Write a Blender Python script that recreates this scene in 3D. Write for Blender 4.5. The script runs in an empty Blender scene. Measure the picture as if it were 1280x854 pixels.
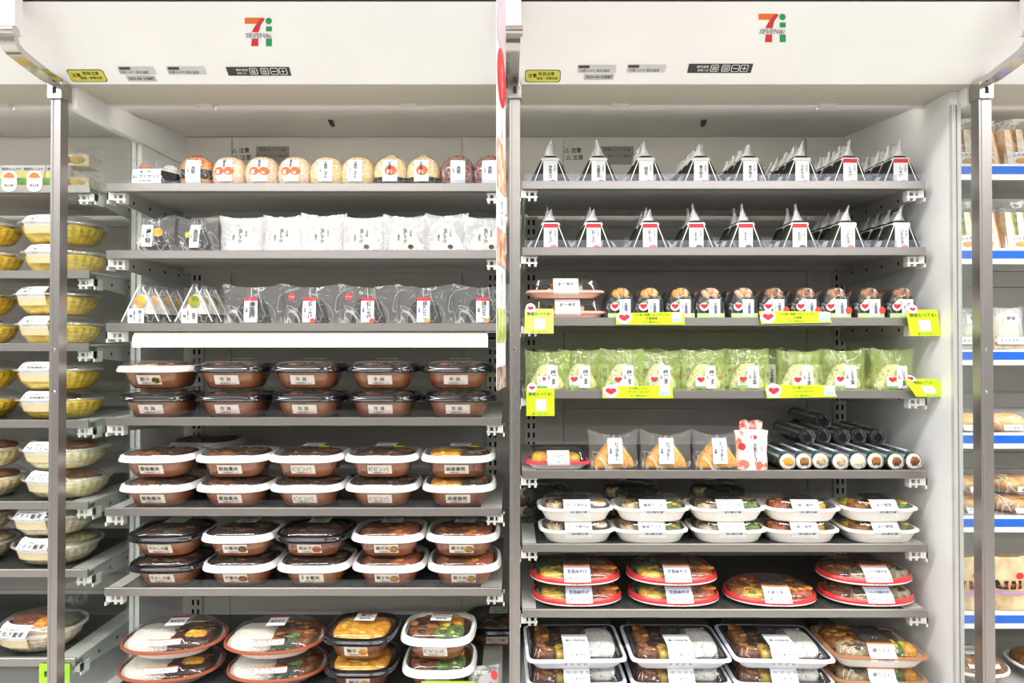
import bpy, math, random
from mathutils import Vector, noise as mnoise

sc = bpy.context.scene
COL = sc.collection
random.seed(7)

# ------------------------------------------------------------------ camera
F = 24.0 / 36.0 * 1280.0          # focal length in photo pixels
ZC = 1.2                          # eye height
TILT = math.radians(0.6)
HOR = 420.0
CY = HOR - F * math.tan(TILT)
cam_d = bpy.data.cameras.new('camera')
cam_d.lens = 24.0
cam_d.sensor_width = 36.0
cam_d.shift_y = -(427.0 - CY) / 1280.0
cam_d.clip_start = 0.02
cam = bpy.data.objects.new('camera', cam_d)
cam.location = (0, 0, ZC)
cam.rotation_euler = (math.pi / 2 + TILT, 0, 0)
COL.objects.link(cam)
sc.camera = cam

# ------------------------------------------------------------------ world + exposure
w = bpy.data.worlds.new('store_ambient')
sc.world = w
w.use_nodes = True
w.node_tree.nodes['Background'].inputs[0].default_value = (1.0, 0.993, 0.98, 1)
w.node_tree.nodes['Background'].inputs[1].default_value = 0.46
vs = sc.view_settings
vs.view_transform = 'Standard'
vs.look = 'None'
vs.exposure = 0.18
vs.gamma = 1.0
vs.use_curve_mapping = False
LAMP_POWER = 44.0
LED = 14.0                         # the lit strip under each header
LAMP_ROWS = [(0.40, 1.35), (-1.1, 0.75), (-2.6, 0.75), (-4.2, 0.75)]   # (y, power factor) of the store's ceiling lamps

# ------------------------------------------------------------------ pixel helpers
def ray(px, py):
    u = (px - 640.0) / F
    v = -(py - CY) / F
    c, s = math.cos(TILT), math.sin(TILT)
    return Vector((u, c - v * s, s + v * c))

def at(px, py, D):
    r = ray(px, py)
    k = D / r.y
    return Vector((r.x * k, D, ZC + r.z * k))

def xat(px, D):
    return (px - 640.0) * D / F

def zat(py, D):
    return at(640, py, D).z

# ------------------------------------------------------------------ materials
def lin(c):
    if isinstance(c, str):
        c = tuple(int(c[i:i + 2], 16) / 255.0 for i in (0, 2, 4))
    return tuple((x / 12.92 if x <= 0.04045 else ((x + 0.055) / 1.055) ** 2.4) for x in c)

MATS = {}
def mat(name, col, rough=0.5, metal=0.0, col2=None, scale=60.0, bump=0.0, coat=0.0, emit=0.0, detail=3.0, lo=0.4, hi=0.6, stretch=None):
    if name in MATS:
        return MATS[name]
    m = bpy.data.materials.new(name)
    m.use_nodes = True
    nt = m.node_tree
    b = nt.nodes['Principled BSDF']
    b.inputs['Base Color'].default_value = lin(col) + (1,)
    b.inputs['Roughness'].default_value = rough
    b.inputs['Metallic'].default_value = metal
    b.inputs['Coat Weight'].default_value = coat
    b.inputs['Coat Roughness'].default_value = 0.12
    if emit:
        b.inputs['Emission Color'].default_value = lin(col) + (1,)
        b.inputs['Emission Strength'].default_value = emit
    tc = nt.nodes.new('ShaderNodeTexCoord')
    mp = nt.nodes.new('ShaderNodeMapping')
    if stretch:
        mp.inputs['Scale'].default_value = stretch
    nz = nt.nodes.new('ShaderNodeTexNoise')
    nz.inputs['Scale'].default_value = scale
    nz.inputs['Detail'].default_value = detail
    nt.links.new(tc.outputs['Object'], mp.inputs[0])
    nt.links.new(mp.outputs[0], nz.inputs['Vector'])
    rp = nt.nodes.new('ShaderNodeValToRGB')
    rp.color_ramp.elements[0].position = lo
    rp.color_ramp.elements[1].position = hi
    c = lin(col)
    c2 = lin(col2) if col2 else tuple(min(1, x * 0.96) for x in c)
    rp.color_ramp.elements[0].color = c + (1,)
    rp.color_ramp.elements[1].color = c2 + (1,)
    nt.links.new(nz.outputs[0], rp.inputs[0])
    nt.links.new(rp.outputs[0], b.inputs['Base Color'])
    if bump:
        bp = nt.nodes.new('ShaderNodeBump')
        bp.inputs['Strength'].default_value = bump
        bp.inputs['Distance'].default_value = 0.004
        nt.links.new(nz.outputs[0], bp.inputs['Height'])
        nt.links.new(bp.outputs[0], b.inputs['Normal'])
    MATS[name] = m
    return m

def film(name, tint=(1, 1, 1), base=0.05, rough=0.12, milky=0.0, mcol='ffffff', bump=0.25, scale=45.0, gain=0.6):
    """clear packaging plastic: straight-through transparency plus a fresnel sheen and, for cloudy films, some diffuse"""
    if name in MATS:
        return MATS[name]
    m = bpy.data.materials.new(name)
    m.use_nodes = True
    nt = m.node_tree
    nt.nodes.remove(nt.nodes['Principled BSDF'])
    out = nt.nodes['Material Output']
    tr = nt.nodes.new('ShaderNodeBsdfTransparent')
    tr.inputs[0].default_value = tuple(tint) + (1,)
    gl = nt.nodes.new('ShaderNodeBsdfGlossy')
    gl.inputs['Color'].default_value = (1, 1, 1, 1)
    gl.inputs['Roughness'].default_value = rough
    fr = nt.nodes.new('ShaderNodeLayerWeight')
    fr.inputs['Blend'].default_value = 0.5
    pw = nt.nodes.new('ShaderNodeMath')
    pw.operation = 'POWER'
    pw.inputs[1].default_value = 3.5
    nt.links.new(fr.outputs['Facing'], pw.inputs[0])
    ma = nt.nodes.new('ShaderNodeMath')
    ma.operation = 'MULTIPLY_ADD'
    ma.use_clamp = True
    ma.inputs[1].default_value = gain
    ma.inputs[2].default_value = base
    nt.links.new(pw.outputs[0], ma.inputs[0])
    if bump:
        tc = nt.nodes.new('ShaderNodeTexCoord')
        nz = nt.nodes.new('ShaderNodeTexNoise')
        nz.inputs['Scale'].default_value = scale
        nz.noise_type = 'RIDGED_MULTIFRACTAL' if scale == 34 else 'FBM'
        nz.inputs['Detail'].default_value = 2.0
        bp = nt.nodes.new('ShaderNodeBump')
        bp.inputs['Strength'].default_value = bump
        bp.inputs['Distance'].default_value = 0.006
        nt.links.new(tc.outputs['Object'], nz.inputs['Vector'])
        nt.links.new(nz.outputs[0], bp.inputs['Height'])
        nt.links.new(bp.outputs[0], gl.inputs['Normal'])
        nt.links.new(bp.outputs[0], fr.inputs['Normal'])
    mx = nt.nodes.new('ShaderNodeMixShader')
    nt.links.new(ma.outputs[0], mx.inputs[0])
    src = tr
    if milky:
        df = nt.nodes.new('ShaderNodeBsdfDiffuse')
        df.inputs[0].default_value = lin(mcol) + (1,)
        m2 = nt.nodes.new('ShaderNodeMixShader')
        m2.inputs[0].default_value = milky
        if scale == 34:            # white streaks mixed into the film imitate highlights on crumpled plastic
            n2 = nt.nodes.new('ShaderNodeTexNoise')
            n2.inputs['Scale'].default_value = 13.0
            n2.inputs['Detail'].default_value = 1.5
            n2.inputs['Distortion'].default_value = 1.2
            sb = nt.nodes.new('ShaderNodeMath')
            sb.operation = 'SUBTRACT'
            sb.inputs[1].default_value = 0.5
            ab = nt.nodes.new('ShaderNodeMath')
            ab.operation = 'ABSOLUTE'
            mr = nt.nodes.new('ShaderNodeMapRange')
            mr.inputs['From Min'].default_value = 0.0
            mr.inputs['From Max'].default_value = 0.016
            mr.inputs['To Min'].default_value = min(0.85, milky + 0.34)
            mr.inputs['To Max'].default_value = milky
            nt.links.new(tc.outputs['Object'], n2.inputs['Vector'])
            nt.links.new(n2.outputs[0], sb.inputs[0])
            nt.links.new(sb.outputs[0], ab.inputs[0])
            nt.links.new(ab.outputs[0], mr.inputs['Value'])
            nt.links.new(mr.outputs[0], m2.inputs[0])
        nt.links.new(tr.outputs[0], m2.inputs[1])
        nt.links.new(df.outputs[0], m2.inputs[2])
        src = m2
    nt.links.new(src.outputs[0], mx.inputs[1])
    nt.links.new(gl.outputs[0], mx.inputs[2])
    nt.links.new(mx.outputs[0], out.inputs[0])
    MATS[name] = m
    return m

WHITE = mat('case_white_paint', 'f2f2f2', 0.35, scale=8)
HEAD = mat('header_white_gloss', 'fbfbfb', 0.18, scale=4)
BACK = mat('case_grey_enamel', 'e9e6e0', 0.45, scale=6)
BACK2 = mat('case_grey_plate', 'e3e0da', 0.45, scale=6)
SOFFIT = mat('soffit_beige', 'c3beb1', 0.6, scale=500, col2='b9b4a7', lo=0.45, hi=0.55)
STEEL = mat('brushed_steel', 'a19d9a', 0.36, 0.8, scale=30, stretch=(1, 1, 40))
STEEL_P = mat('post_steel', 'aaa4a2', 0.3, 0.85, scale=30, stretch=(30, 30, 1))
CHROME = mat('polished_steel', 'cbc6c2', 0.16, 0.95, scale=10)
RAILCOV = mat('rail_cover_mauve', 'd6cdd2', 0.4, scale=10)
DECK = mat('shelf_deck_grey', 'c6c4c0', 0.35, 0.15, scale=10)
MATM = mat('shelf_mat_dark', '3c403e', 0.25, scale=10)
ARM = mat('bracket_grey', 'c9c9c6', 0.4, 0.2, scale=20)
CLIP = mat('clip_white_plastic', 'e9e9e6', 0.35, scale=20)
BLACK = mat('black_ink', '1c1a1a', 0.6)
DARK = mat('dark_slot', '15140f', 0.7)
GREYINK = mat('grey_ink', '77757a', 0.6)
REDINK = mat('red_ink', 'd8262f', 0.5)
ORANGEINK = mat('orange_ink', 'ee7326', 0.5)
GREENINK = mat('green_ink', '149a58', 0.5)
TRIMM = mat('satin_trim', 'd9d9d6', 0.3, 0.25, scale=10)
PAPER = mat('label_paper', 'eaeaec', 0.5)
PAPERB = mat('label_paper_cool', 'd8deea', 0.5)
CREAMP = mat('label_cream', 'f0e6dc', 0.5)
LIME = mat('lime_card', 'c9e81e', 0.45)
LIMEP = mat('pale_lime_card', 'd5ea6c', 0.45)
YELST = mat('yellow_sticker', 'd6d24e', 0.4)
YEL = mat('yellow_print', 'f0e000', 0.45)
GLASS = film('partition_glass', (0.95, 0.98, 0.965), 0.02, 0.02, 0, bump=0, gain=0.7)
ACRYL = film('acrylic_guard', (0.985, 0.985, 0.99), 0.02, 0.06, 0.01, 'e8eefa', bump=0.1, scale=20, gain=0.3)
CLEAR = film('clear_lid_plastic', (0.97, 0.97, 0.97), 0.035, 0.05, 0.01, bump=0.2, scale=30)
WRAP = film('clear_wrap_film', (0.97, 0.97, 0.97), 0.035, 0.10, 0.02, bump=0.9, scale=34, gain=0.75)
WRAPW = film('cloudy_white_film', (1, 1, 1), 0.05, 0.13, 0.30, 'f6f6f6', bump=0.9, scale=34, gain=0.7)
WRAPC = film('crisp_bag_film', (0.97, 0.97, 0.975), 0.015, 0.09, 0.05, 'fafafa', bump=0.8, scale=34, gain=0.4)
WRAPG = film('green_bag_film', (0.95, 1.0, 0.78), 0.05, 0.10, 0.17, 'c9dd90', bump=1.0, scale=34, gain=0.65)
TIPF = film('film_tip', (0.98, 0.98, 0.98), 0.09, 0.12, 0.40, 'f8f8f8', bump=1.0, scale=70, gain=0.7)
SMOKE = film('smoke_film', (0.45, 0.44, 0.44), 0.06, 0.12, 0.30, '6f6c6c', bump=0.15)
BLACKPL = mat('black_plastic', '15151a', 0.14, coat=1.0)
WHITEPL = mat('white_lid_plastic', 'f0eeec', 0.3, coat=0.3)
TRAYW = mat('ivory_tray', 'eee9e2', 0.4)
LAVTR = mat('pale_tray_rim', 'e3e4ee', 0.35)
REDRIM = mat('red_rim_plastic', 'dc3a3c', 0.22, coat=0.6)
BROWNRIM = mat('terracotta_rim_plastic', 'a4583e', 0.25, coat=0.6)
PINKTR = mat('pink_tray', 'f2b9a8', 0.35)
PINKRED = mat('pink_red_tray', 'e9475c', 0.3, coat=0.3)
BROWNTR = mat('brown_tray', 'a8754f', 0.3, coat=0.3)
NORI = mat('nori', '171b12', 0.8, col2='262b1d', scale=130, bump=0.5)
NORIB = mat('nori_black', '12100f', 0.8, col2='231f1d', scale=150, bump=0.5)
RICE = mat('white_rice', 'f5f1e8', 0.5, col2='e4ddd0', scale=260, bump=0.9)
RICEBK = mat('rice_with_sesame', 'f8f5ee', 0.5, col2='3a3433', scale=230, bump=0.6, lo=0.62, hi=0.66)
RICEOR = mat('salmon_rice', 'f3c89a', 0.5, col2='fbe9cf', scale=240, bump=1.0)
RICEYE = mat('egg_rice', 'ecc878', 0.5, col2='f7e8c4', scale=240, bump=1.0)
RICEBR = mat('seasoned_rice', 'c58f66', 0.5, col2='e2b794', scale=240, bump=1.0)
RICERD = mat('red_bean_rice', 'b3786c', 0.5, col2='5a302c', scale=170, bump=1.0)
RICEMIX = mat('mixed_rice', 'f1e2cd', 0.5, col2='7a6a45', scale=170, bump=1.0, lo=0.55, hi=0.68)
INARI = mat('fried_tofu', 'e6ad36', 0.45, col2='d49024', scale=60, bump=0.8, coat=0.3)
SAUCE = mat('brown_broth', '804b35', 0.25, col2='986242', scale=25, coat=0.8)
SAUCE2 = mat('amber_broth', '8e5836', 0.25, col2='7a4630', scale=25, coat=0.8)
FD_DARK = mat('dark_simmered_meat', '2c1c17', 0.3, col2='4a2e22', scale=90, bump=0.8)
FD_MEAT = mat('grilled_meat', '5a331f', 0.4, col2='8a5530', scale=100, bump=1.0)
FD_FRY = mat('fried_cutlet', '7a4820', 0.5, col2='a66f30', scale=130, bump=1.0)
FD_ORANGE = mat('egg_topping', 'cf8418', 0.4, col2='e2a83e', scale=80, bump=0.9)
FD_YEL = mat('yellow_pickle', 'c79d2a', 0.4, col2='dcbd52', scale=90, bump=0.6)
FD_GREEN = mat('green_vegetable', '47652a', 0.45, col2='75954a', scale=110, bump=0.9)
FD_DKGRN = mat('dark_greens', '2e3822', 0.5, col2='525d3e', scale=140, bump=1.0)
FD_RED = mat('red_ginger', '9c4630', 0.4, col2='bd6e4a', scale=110, bump=0.8)
FD_CREAM = mat('pale_topping', 'cfc1a2', 0.5, col2='a58b64', scale=120, bump=0.9)
EGGW = mat('egg_white', 'f6efe0', 0.35)
EGGY = mat('egg_yolk', 'e98a1f', 0.35, col2='f0a640', scale=50)
NOODY = mat('yellow_noodle', 'dcb30a', 0.4, col2='eed34a', scale=35, bump=1.0, stretch=(1, 1, 4))
NOODP = mat('pale_noodle', 'd9c68c', 0.4, col2='efe4bd', scale=35, bump=1.0, stretch=(1, 1, 4))
NOODB = mat('buckwheat_noodle', 'b3a183', 0.45, col2='d8cbb1', scale=35, bump=1.0, stretch=(1, 1, 4))
BREAD = mat('bread_white', 'f2e6d2', 0.6, col2='e4d0b0', scale=90, bump=0.5)
CRUST = mat('bread_crust', 'c9883f', 0.5, col2='dfa557', scale=40, bump=0.3)
BLUE = mat('blue_price_rail', '1560c8', 0.35)
TEAL = mat('teal_print', '2f8f8c', 0.4)

# ------------------------------------------------------------------ mesh builder
class MB:
    def __init__(s):
        s.v = []
        s.f = []
    def box(s, x0, x1, y0, y1, z0, z1):
        b = len(s.v)
        s.v += [(x0, y0, z0), (x1, y0, z0), (x1, y1, z0), (x0, y1, z0), (x0, y0, z1), (x1, y0, z1), (x1, y1, z1), (x0, y1, z1)]
        s.f += [tuple(b + i for i in q) for q in ((0, 3, 2, 1), (4, 5, 6, 7), (0, 1, 5, 4), (1, 2, 6, 5), (2, 3, 7, 6), (3, 0, 4, 7))]
        return s
    def loft(s, rings, c0=False, c1=False):
        b = len(s.v)
        n = len(rings[0])
        for r in rings:
            s.v += [tuple(p) for p in r]
        for k in range(len(rings) - 1):
            for i in range(n):
                j = (i + 1) % n
                s.f.append((b + k * n + i, b + k * n + j, b + (k + 1) * n + j, b + (k + 1) * n + i))
        if c0:
            s.f.append(tuple(b + i for i in reversed(range(n))))
        if c1:
            s.f.append(tuple(b + (len(rings) - 1) * n + i for i in range(n)))
        return s
    def grid(s, fn, nu, nv):
        b = len(s.v)
        for j in range(nv + 1):
            for i in range(nu + 1):
                s.v.append(tuple(fn(i / nu, j / nv)))
        for j in range(nv):
            for i in range(nu):
                a = b + j * (nu + 1) + i
                s.f.append((a, a + 1, a + nu + 2, a + nu + 1))
        return s
    def poly(s, pts):
        b = len(s.v)
        s.v += [tuple(p) for p in pts]
        s.f.append(tuple(range(b, b + len(pts))))
        return s
    def prism(s, poly_xz, y0, y1):
        """outline in x,z extruded along y"""
        return s.loft([[(x, y0, z) for x, z in poly_xz], [(x, y1, z) for x, z in poly_xz]], True, True)
    def prism_x(s, poly_yz, x0, x1):
        return s.loft([[(x0, y, z) for y, z in poly_yz], [(x1, y, z) for y, z in poly_yz]], True, True)
    def disc(s, cx, cz, rx, rz, y, n=16):
        return s.poly([(cx + rx * math.cos(2 * math.pi * i / n), y, cz + rz * math.sin(2 * math.pi * i / n)) for i in range(n)])
    def blob(s, c, r, seed=0, nu=12, nv=7, amp=0.18, freq=2.2):
        rings = []
        for j in range(1, nv):
            ph = math.pi * j / nv
            rr = []
            for i in range(nu):
                th = 2 * math.pi * i / nu
                d = Vector((math.sin(ph) * math.cos(th), math.sin(ph) * math.sin(th), -math.cos(ph)))
                k = 1 + amp * mnoise.noise(d * freq + Vector((seed * 3.7, seed * 1.3, seed)))
                rr.append((c[0] + r[0] * d.x * k, c[1] + r[1] * d.y * k, c[2] + r[2] * d.z * k))
            rings.append(rr)
        return s.loft(rings, True, True)
    def tube(s, pts, r, n=8):
        rings = []
        P = [Vector(p) for p in pts]
        for i, p in enumerate(P):
            d = (P[min(i + 1, len(P) - 1)] - P[max(i - 1, 0)]).normalized()
            a = d.cross(Vector((0, 0, 1)))
            if a.length < 1e-3:
                a = d.cross(Vector((1, 0, 0)))
            a.normalize()
            b = d.cross(a)
            rings.append([tuple(p + a * (r * math.cos(2 * math.pi * k / n)) + b * (r * math.sin(2 * math.pi * k / n))) for k in range(n)])
        return s.loft(rings, True, True)
    def mesh(s, name, m, smooth=None):
        me = bpy.data.meshes.new(name)
        me.from_pydata(s.v, [], s.f)
        me.update()
        me.materials.append(m)
        if smooth is not None:
            for p in me.polygons:
                p.use_smooth = True
            if smooth < 180:
                me.set_sharp_from_angle(angle=math.radians(smooth))
        return me

def ring(rx, ry, n, z, N=36, cx=0.0, cy=0.0):
    out = []
    for i in range(N):
        t = 2 * math.pi * (i + 0.5) / N
        c, s_ = math.cos(t), math.sin(t)
        out.append((cx + rx * math.copysign(abs(c) ** (2 / n), c), cy + ry * math.copysign(abs(s_) ** (2 / n), s_), z))
    return out

def profile(prof, n, N=36):
    return [ring(rx, ry, n, z, N) for rx, ry, z in prof]

BITS = {}
def mound(p, name, fm, c, r, seed):
    """a flat heap of food filling its place, with cut pieces on it"""
    if c[2] - r[2] * 1.1 < 0.003:
        top = c[2] + r[2]
        r = (r[0], r[1], (top - 0.003) / 2.2)
        c = (c[0], c[1], top - r[2])
    b = MB()
    rings = []
    nu, nv = 20, 8
    for j in range(1, nv):
        ph = math.pi * j / nv
        rr = []
        for i in range(nu):
            th = 2 * math.pi * (i + 0.5) / nu
            d = Vector((math.sin(ph) * math.cos(th), math.sin(ph) * math.sin(th), -math.cos(ph)))
            q = [math.copysign(abs(v) ** 0.62, v) for v in d]
            k = 1 + 0.16 * mnoise.noise(d * 3.4 + Vector((seed * 3.7, seed * 1.3, seed)))
            rr.append((c[0] + r[0] * q[0] * (0.94 + 0.06 * k), c[1] + r[1] * q[1] * (0.94 + 0.06 * k), c[2] + r[2] * q[2] * k))
        rings.append(rr)
    b.loft(rings, True, True)
    p.add(name, b.mesh('food', fm, 180))
    rng = random.Random(seed * 17 + 3)
    for m in BITS.get(fm.name, ()):
        b = MB()
        cnt = max(3, int(r[0] * r[1] / 0.00022))
        for k in range(min(cnt, 9)):
            a, u = rng.uniform(0, 6.28), math.sqrt(rng.random()) * 0.78
            sz = rng.uniform(0.005, 0.010)
            b.blob((c[0] + r[0] * u * math.cos(a), c[1] + r[1] * u * math.sin(a), c[2] + r[2] * 0.86), (min(sz * rng.uniform(0.8, 1.7), r[0] * .5), min(sz, r[1] * .5), sz * 0.45), rng.random() * 50, 8, 5, 0.35)
        p.add('cut_piece', b.mesh('piece', m, 180))

class Strip:
    """a band running over the front (and on over the top) of a lofted shape; maps (x, t in metres along the band) to a point"""
    def __init__(s, prof, n, back=0):
        s.n = n
        s.r = [(a, b, c, -1) for a, b, c in prof] + [(a, b, c, 1) for a, b, c in list(reversed(prof))[:back]]
        s.L = [0.0]
        for p, q in zip(s.r, s.r[1:]):
            s.L.append(s.L[-1] + math.hypot(p[3] * p[1] - q[3] * q[1], p[2] - q[2]))
        s.len = s.L[-1]
    def at_z(s, z):
        for k in range(len(s.r) - 1):
            z0, z1 = s.r[k][2], s.r[k + 1][2]
            if z0 <= z <= z1 and z1 > z0:
                return s.L[k] + (s.L[k + 1] - s.L[k]) * (z - z0) / (z1 - z0)
        return s.len
    def __call__(s, x, t, off=0.0006):
        t = max(0, min(s.len - 1e-9, t))
        k = 0
        while k < len(s.L) - 2 and s.L[k + 1] < t:
            k += 1
        f = (t - s.L[k]) / max(1e-9, s.L[k + 1] - s.L[k])
        def pt(r):
            return r[3] * r[1] * (1 - min(0.998, abs(x) / r[0]) ** s.n) ** (1 / s.n)
        p, q = s.r[k], s.r[k + 1]
        y = pt(p) * (1 - f) + pt(q) * f
        z = p[2] * (1 - f) + q[2] * f
        dy, dz = q[3] * q[1] - p[3] * p[1], q[2] - p[2]
        l = math.hypot(dy, dz) or 1
        return (x, y - dz / l * off, z + dy / l * off)

def band(strip, x0, x1, t0, t1, m, name='label', off=0.0006, nu=8, nv=10):
    return MB().grid(lambda u, v: strip(x0 + (x1 - x0) * u, t0 + (t1 - t0) * v, off), nu, nv).mesh(name, m, 60)

# flat front at y = c
def flat(c):
    return lambda x, t, off=0.0006: (x, c - off, t)

# ------------------------------------------------------------------ text
TXT = {}
def text_geo(s, vertical=False):
    key = (s, vertical)
    if key in TXT:
        return TXT[key]
    cu = bpy.data.curves.new('txt', 'FONT')
    cu.body = '\n'.join(s) if vertical else s
    cu.align_x = 'CENTER'
    cu.resolution_u = 1
    cu.offset = 0.008
    cu.space_line = 0.82 if vertical else 1.0
    ob = bpy.data.objects.new('txt', cu)
    COL.objects.link(ob)
    dg = bpy.context.evaluated_depsgraph_get()
    dg.update()
    me = bpy.data.meshes.new_from_object(ob.evaluated_get(dg))
    V = [(v.co.x, v.co.y) for v in me.vertices]
    Fc = [tuple(p.vertices) for p in me.polygons]
    bpy.data.objects.remove(ob)
    bpy.data.curves.remove(cu)
    bpy.data.meshes.remove(me)
    x0, x1 = min(v[0] for v in V), max(v[0] for v in V)
    y0, y1 = min(v[1] for v in V), max(v[1] for v in V)
    V = [(v[0] - (x0 + x1) / 2, v[1] - (y0 + y1) / 2) for v in V]
    TXT[key] = (V, Fc, x1 - x0, y1 - y0)
    return TXT[key]

def lettering(items, fn, m, off=0.0012, name='lettering'):
    """items: (string, cx, ct, max width, max height, vertical)"""
    b = MB()
    for it in items:
        s_, cx, ct, mw, mh = it[:5]
        V, Fc, w_, h_ = text_geo(s_, len(it) > 5 and it[5])
        k = min(mw / w_, mh / h_)
        o = len(b.v)
        b.v += [fn(cx + x * k, ct + y * k, off) for x, y in V]
        b.f += [tuple(o + i for i in q) for q in Fc]
    return b.mesh(name, m)

def quad(fn, x0, x1, t0, t1, m, name='label', off=0.0006):
    return MB().grid(lambda u, v: fn(x0 + (x1 - x0) * u, t0 + (t1 - t0) * v, off), 1, 1).mesh(name, m)

def spot(fn, cx, ct, rx, rt, m, name='picture', off=0.0011, n=14):
    return MB().poly([fn(cx + rx * math.cos(2 * math.pi * i / n), ct + rt * math.sin(2 * math.pi * i / n), off) for i in range(n)]).mesh(name, m)

HEART = [(0, -1), (0.55, -0.5), (0.95, 0.05), (0.95, 0.55), (0.6, 0.85), (0.25, 0.8), (0, 0.5), (-0.25, 0.8), (-0.6, 0.85), (-0.95, 0.55), (-0.95, 0.05), (-0.55, -0.5)]
def heart(fn, cx, ct, rx, rt, m, off=0.0016):
    b = MB()
    n = len(HEART)
    b.v = [fn(cx, ct, off)] + [fn(cx + x * rx, ct + y * rt, off) for x, y in HEART]
    b.f = [(0, 1 + i, 1 + (i + 1) % n) for i in range(n)]
    return b.mesh('heart_emblem', m)

# ------------------------------------------------------------------ objects
def link(o, parent=None):
    COL.objects.link(o)
    if parent is not None:
        o.parent = parent
    return o

def thing(name, label, cat, loc=(0, 0, 0), rotz=0.0, group=None, rot=None):
    o = bpy.data.objects.new(name, None)
    o.empty_display_size = 0.02
    o.location = loc
    o.rotation_euler = rot if rot else (0, 0, rotz)
    o['label'] = label
    o['category'] = cat
    if group:
        o['group'] = group
    return link(o)

def part(name, me, parent=None, loc=(0, 0, 0), rot=(0, 0, 0), label=None):
    o = bpy.data.objects.new(name, me)
    o.location = loc
    o.rotation_euler = rot
    if label:
        o['label'] = label
    return link(o, parent)

def struct(name, me, label, cat):
    o = part(name, me)
    o['kind'] = 'structure'
    o['label'] = label
    o['category'] = cat
    return o

class Proto:
    """the parts of one kind of product: (name, mesh, index of the parent part or None)"""
    def __init__(s, name, cat):
        s.name, s.cat, s.parts = name, cat, []
    def add(s, name, me, parent=None):
        s.parts.append((name, me, parent))
        return len(s.parts) - 1
    def put(s, loc, label, group=None, rotz=0.0, rot=None):
        t = thing(s.name, label, s.cat, loc, rotz, group, rot)
        made = []
        for nm, me, pa in s.parts:
            made.append(part(nm, me, t if pa is None else made[pa]))
        return t

ORD = ['first', 'second', 'third', 'fourth', 'fifth', 'sixth', 'seventh', 'eighth', 'ninth', 'tenth', 'eleventh']

# ================================================================== THE STORE
FLOORM = mat('store_floor_vinyl', 'd3cfc7', 0.2, scale=5, col2='c8c4bb')
CEILM = mat('store_ceiling_board', 'f3f1ed', 0.8, scale=20)
struct('floor', MB().box(-4.5, 4.5, -6.0, 2.2, -0.05, 0.0).mesh('floor', FLOORM), 'pale polished vinyl store floor', 'floor')
struct('ceiling', MB().box(-4.5, 4.5, -6.0, 2.2, 2.7, 2.75).mesh('ceiling', CEILM), 'white board store ceiling', 'ceiling')
struct('wall_back', MB().box(-4.5, 4.5, 2.0, 2.06, 0, 2.7).mesh('wall_back', CEILM), 'white store wall behind the refrigerated cases', 'wall')
LAMPM = mat('lamp_housing', 'eeeeee', 0.4)
LAMPD = mat('lamp_diffuser', 'ffffff', 0.4, emit=6.0)
for k, (ly, pf) in enumerate(LAMP_ROWS):
    for lx in (-2.0, 2.0):
        t = thing('ceiling_lamp', 'long white linear lamp, %s row from the cases, over %s case' % (ORD[k], 'noodle' if lx < 0 else 'sandwich'), 'ceiling lamp', (lx, ly, 2.7), group='linear lamps on the store ceiling')
        part('housing', MB().box(-1.8, 1.8, -0.12, 0.12, -0.06, 0).mesh('housing', LAMPM), t)
        part('diffuser', MB().box(-1.78, 1.78, -0.1, 0.1, -0.066, -0.0602).mesh('diffuser', LAMPD), t)
        ld = bpy.data.lights.new('lamp_light', 'AREA')
        ld.shape = 'RECTANGLE'
        ld.size, ld.size_y = 3.5, 0.2
        ld.energy = LAMP_POWER * pf
        ld.color = (1.0, 0.993, 0.98)
        lo = bpy.data.objects.new('lamp_light', ld)
        lo.location = (0, 0, -0.07)
        link(lo, t)

g = thing('gondola_light_blocker', 'unseen low grey gondola added across the aisle to dim the lower shelves', 'gondola', (0, -1.35, 0))  # added out of view to block low-angle light from the lower shelves
GOND = mat('gondola_grey', '8b8580', 0.5)
part('back_panel', MB().box(-2.6, 2.6, -0.02, 0.02, 0.0, 1.35).mesh('panel', GOND), g)
for k in range(4):
    part('gondola_deck', MB().box(-2.6, 2.6, -0.40, 0.40, 0.12 + 0.36 * k, 0.15 + 0.36 * k).mesh('deck', GOND), g)
part('plinth', MB().box(-2.6, 2.6, -0.36, 0.36, 0.0, 0.12).mesh('plinth', GOND), g)

# ------------------------------------------------------------------ the cases
DB = 1.86                          # back wall depth
HB_Y, HT_Y = 1.37, 1.24            # header front: bottom edge and top edge depth (it leans out over the aisle)
HB_Z, HT_Z = zat(105, HB_Y), zat(2, HT_Y)
HN = Vector((0, -(HT_Z - HB_Z), -(HB_Y - HT_Y))).normalized()
HU = Vector((0, HT_Y - HB_Y, HT_Z - HB_Z)).normalized()
HP = Vector((0, HB_Y, HB_Z))
def on_header(px, py):
    """x and distance up the header face of a photo pixel"""
    r = ray(px, py)
    o = Vector((0, 0, ZC))
    k = (HP - o).dot(HN) / r.dot(HN)
    p = o + r * k
    return p.x, (p - HP).dot(HU)
def header_fn(x, t, off=0.0006):
    p = HP + HU * t + HN * off
    return (x, p.y, p.z)

XL, XM, XR = -0.904, 0.0, 0.9375   # partition planes

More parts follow.
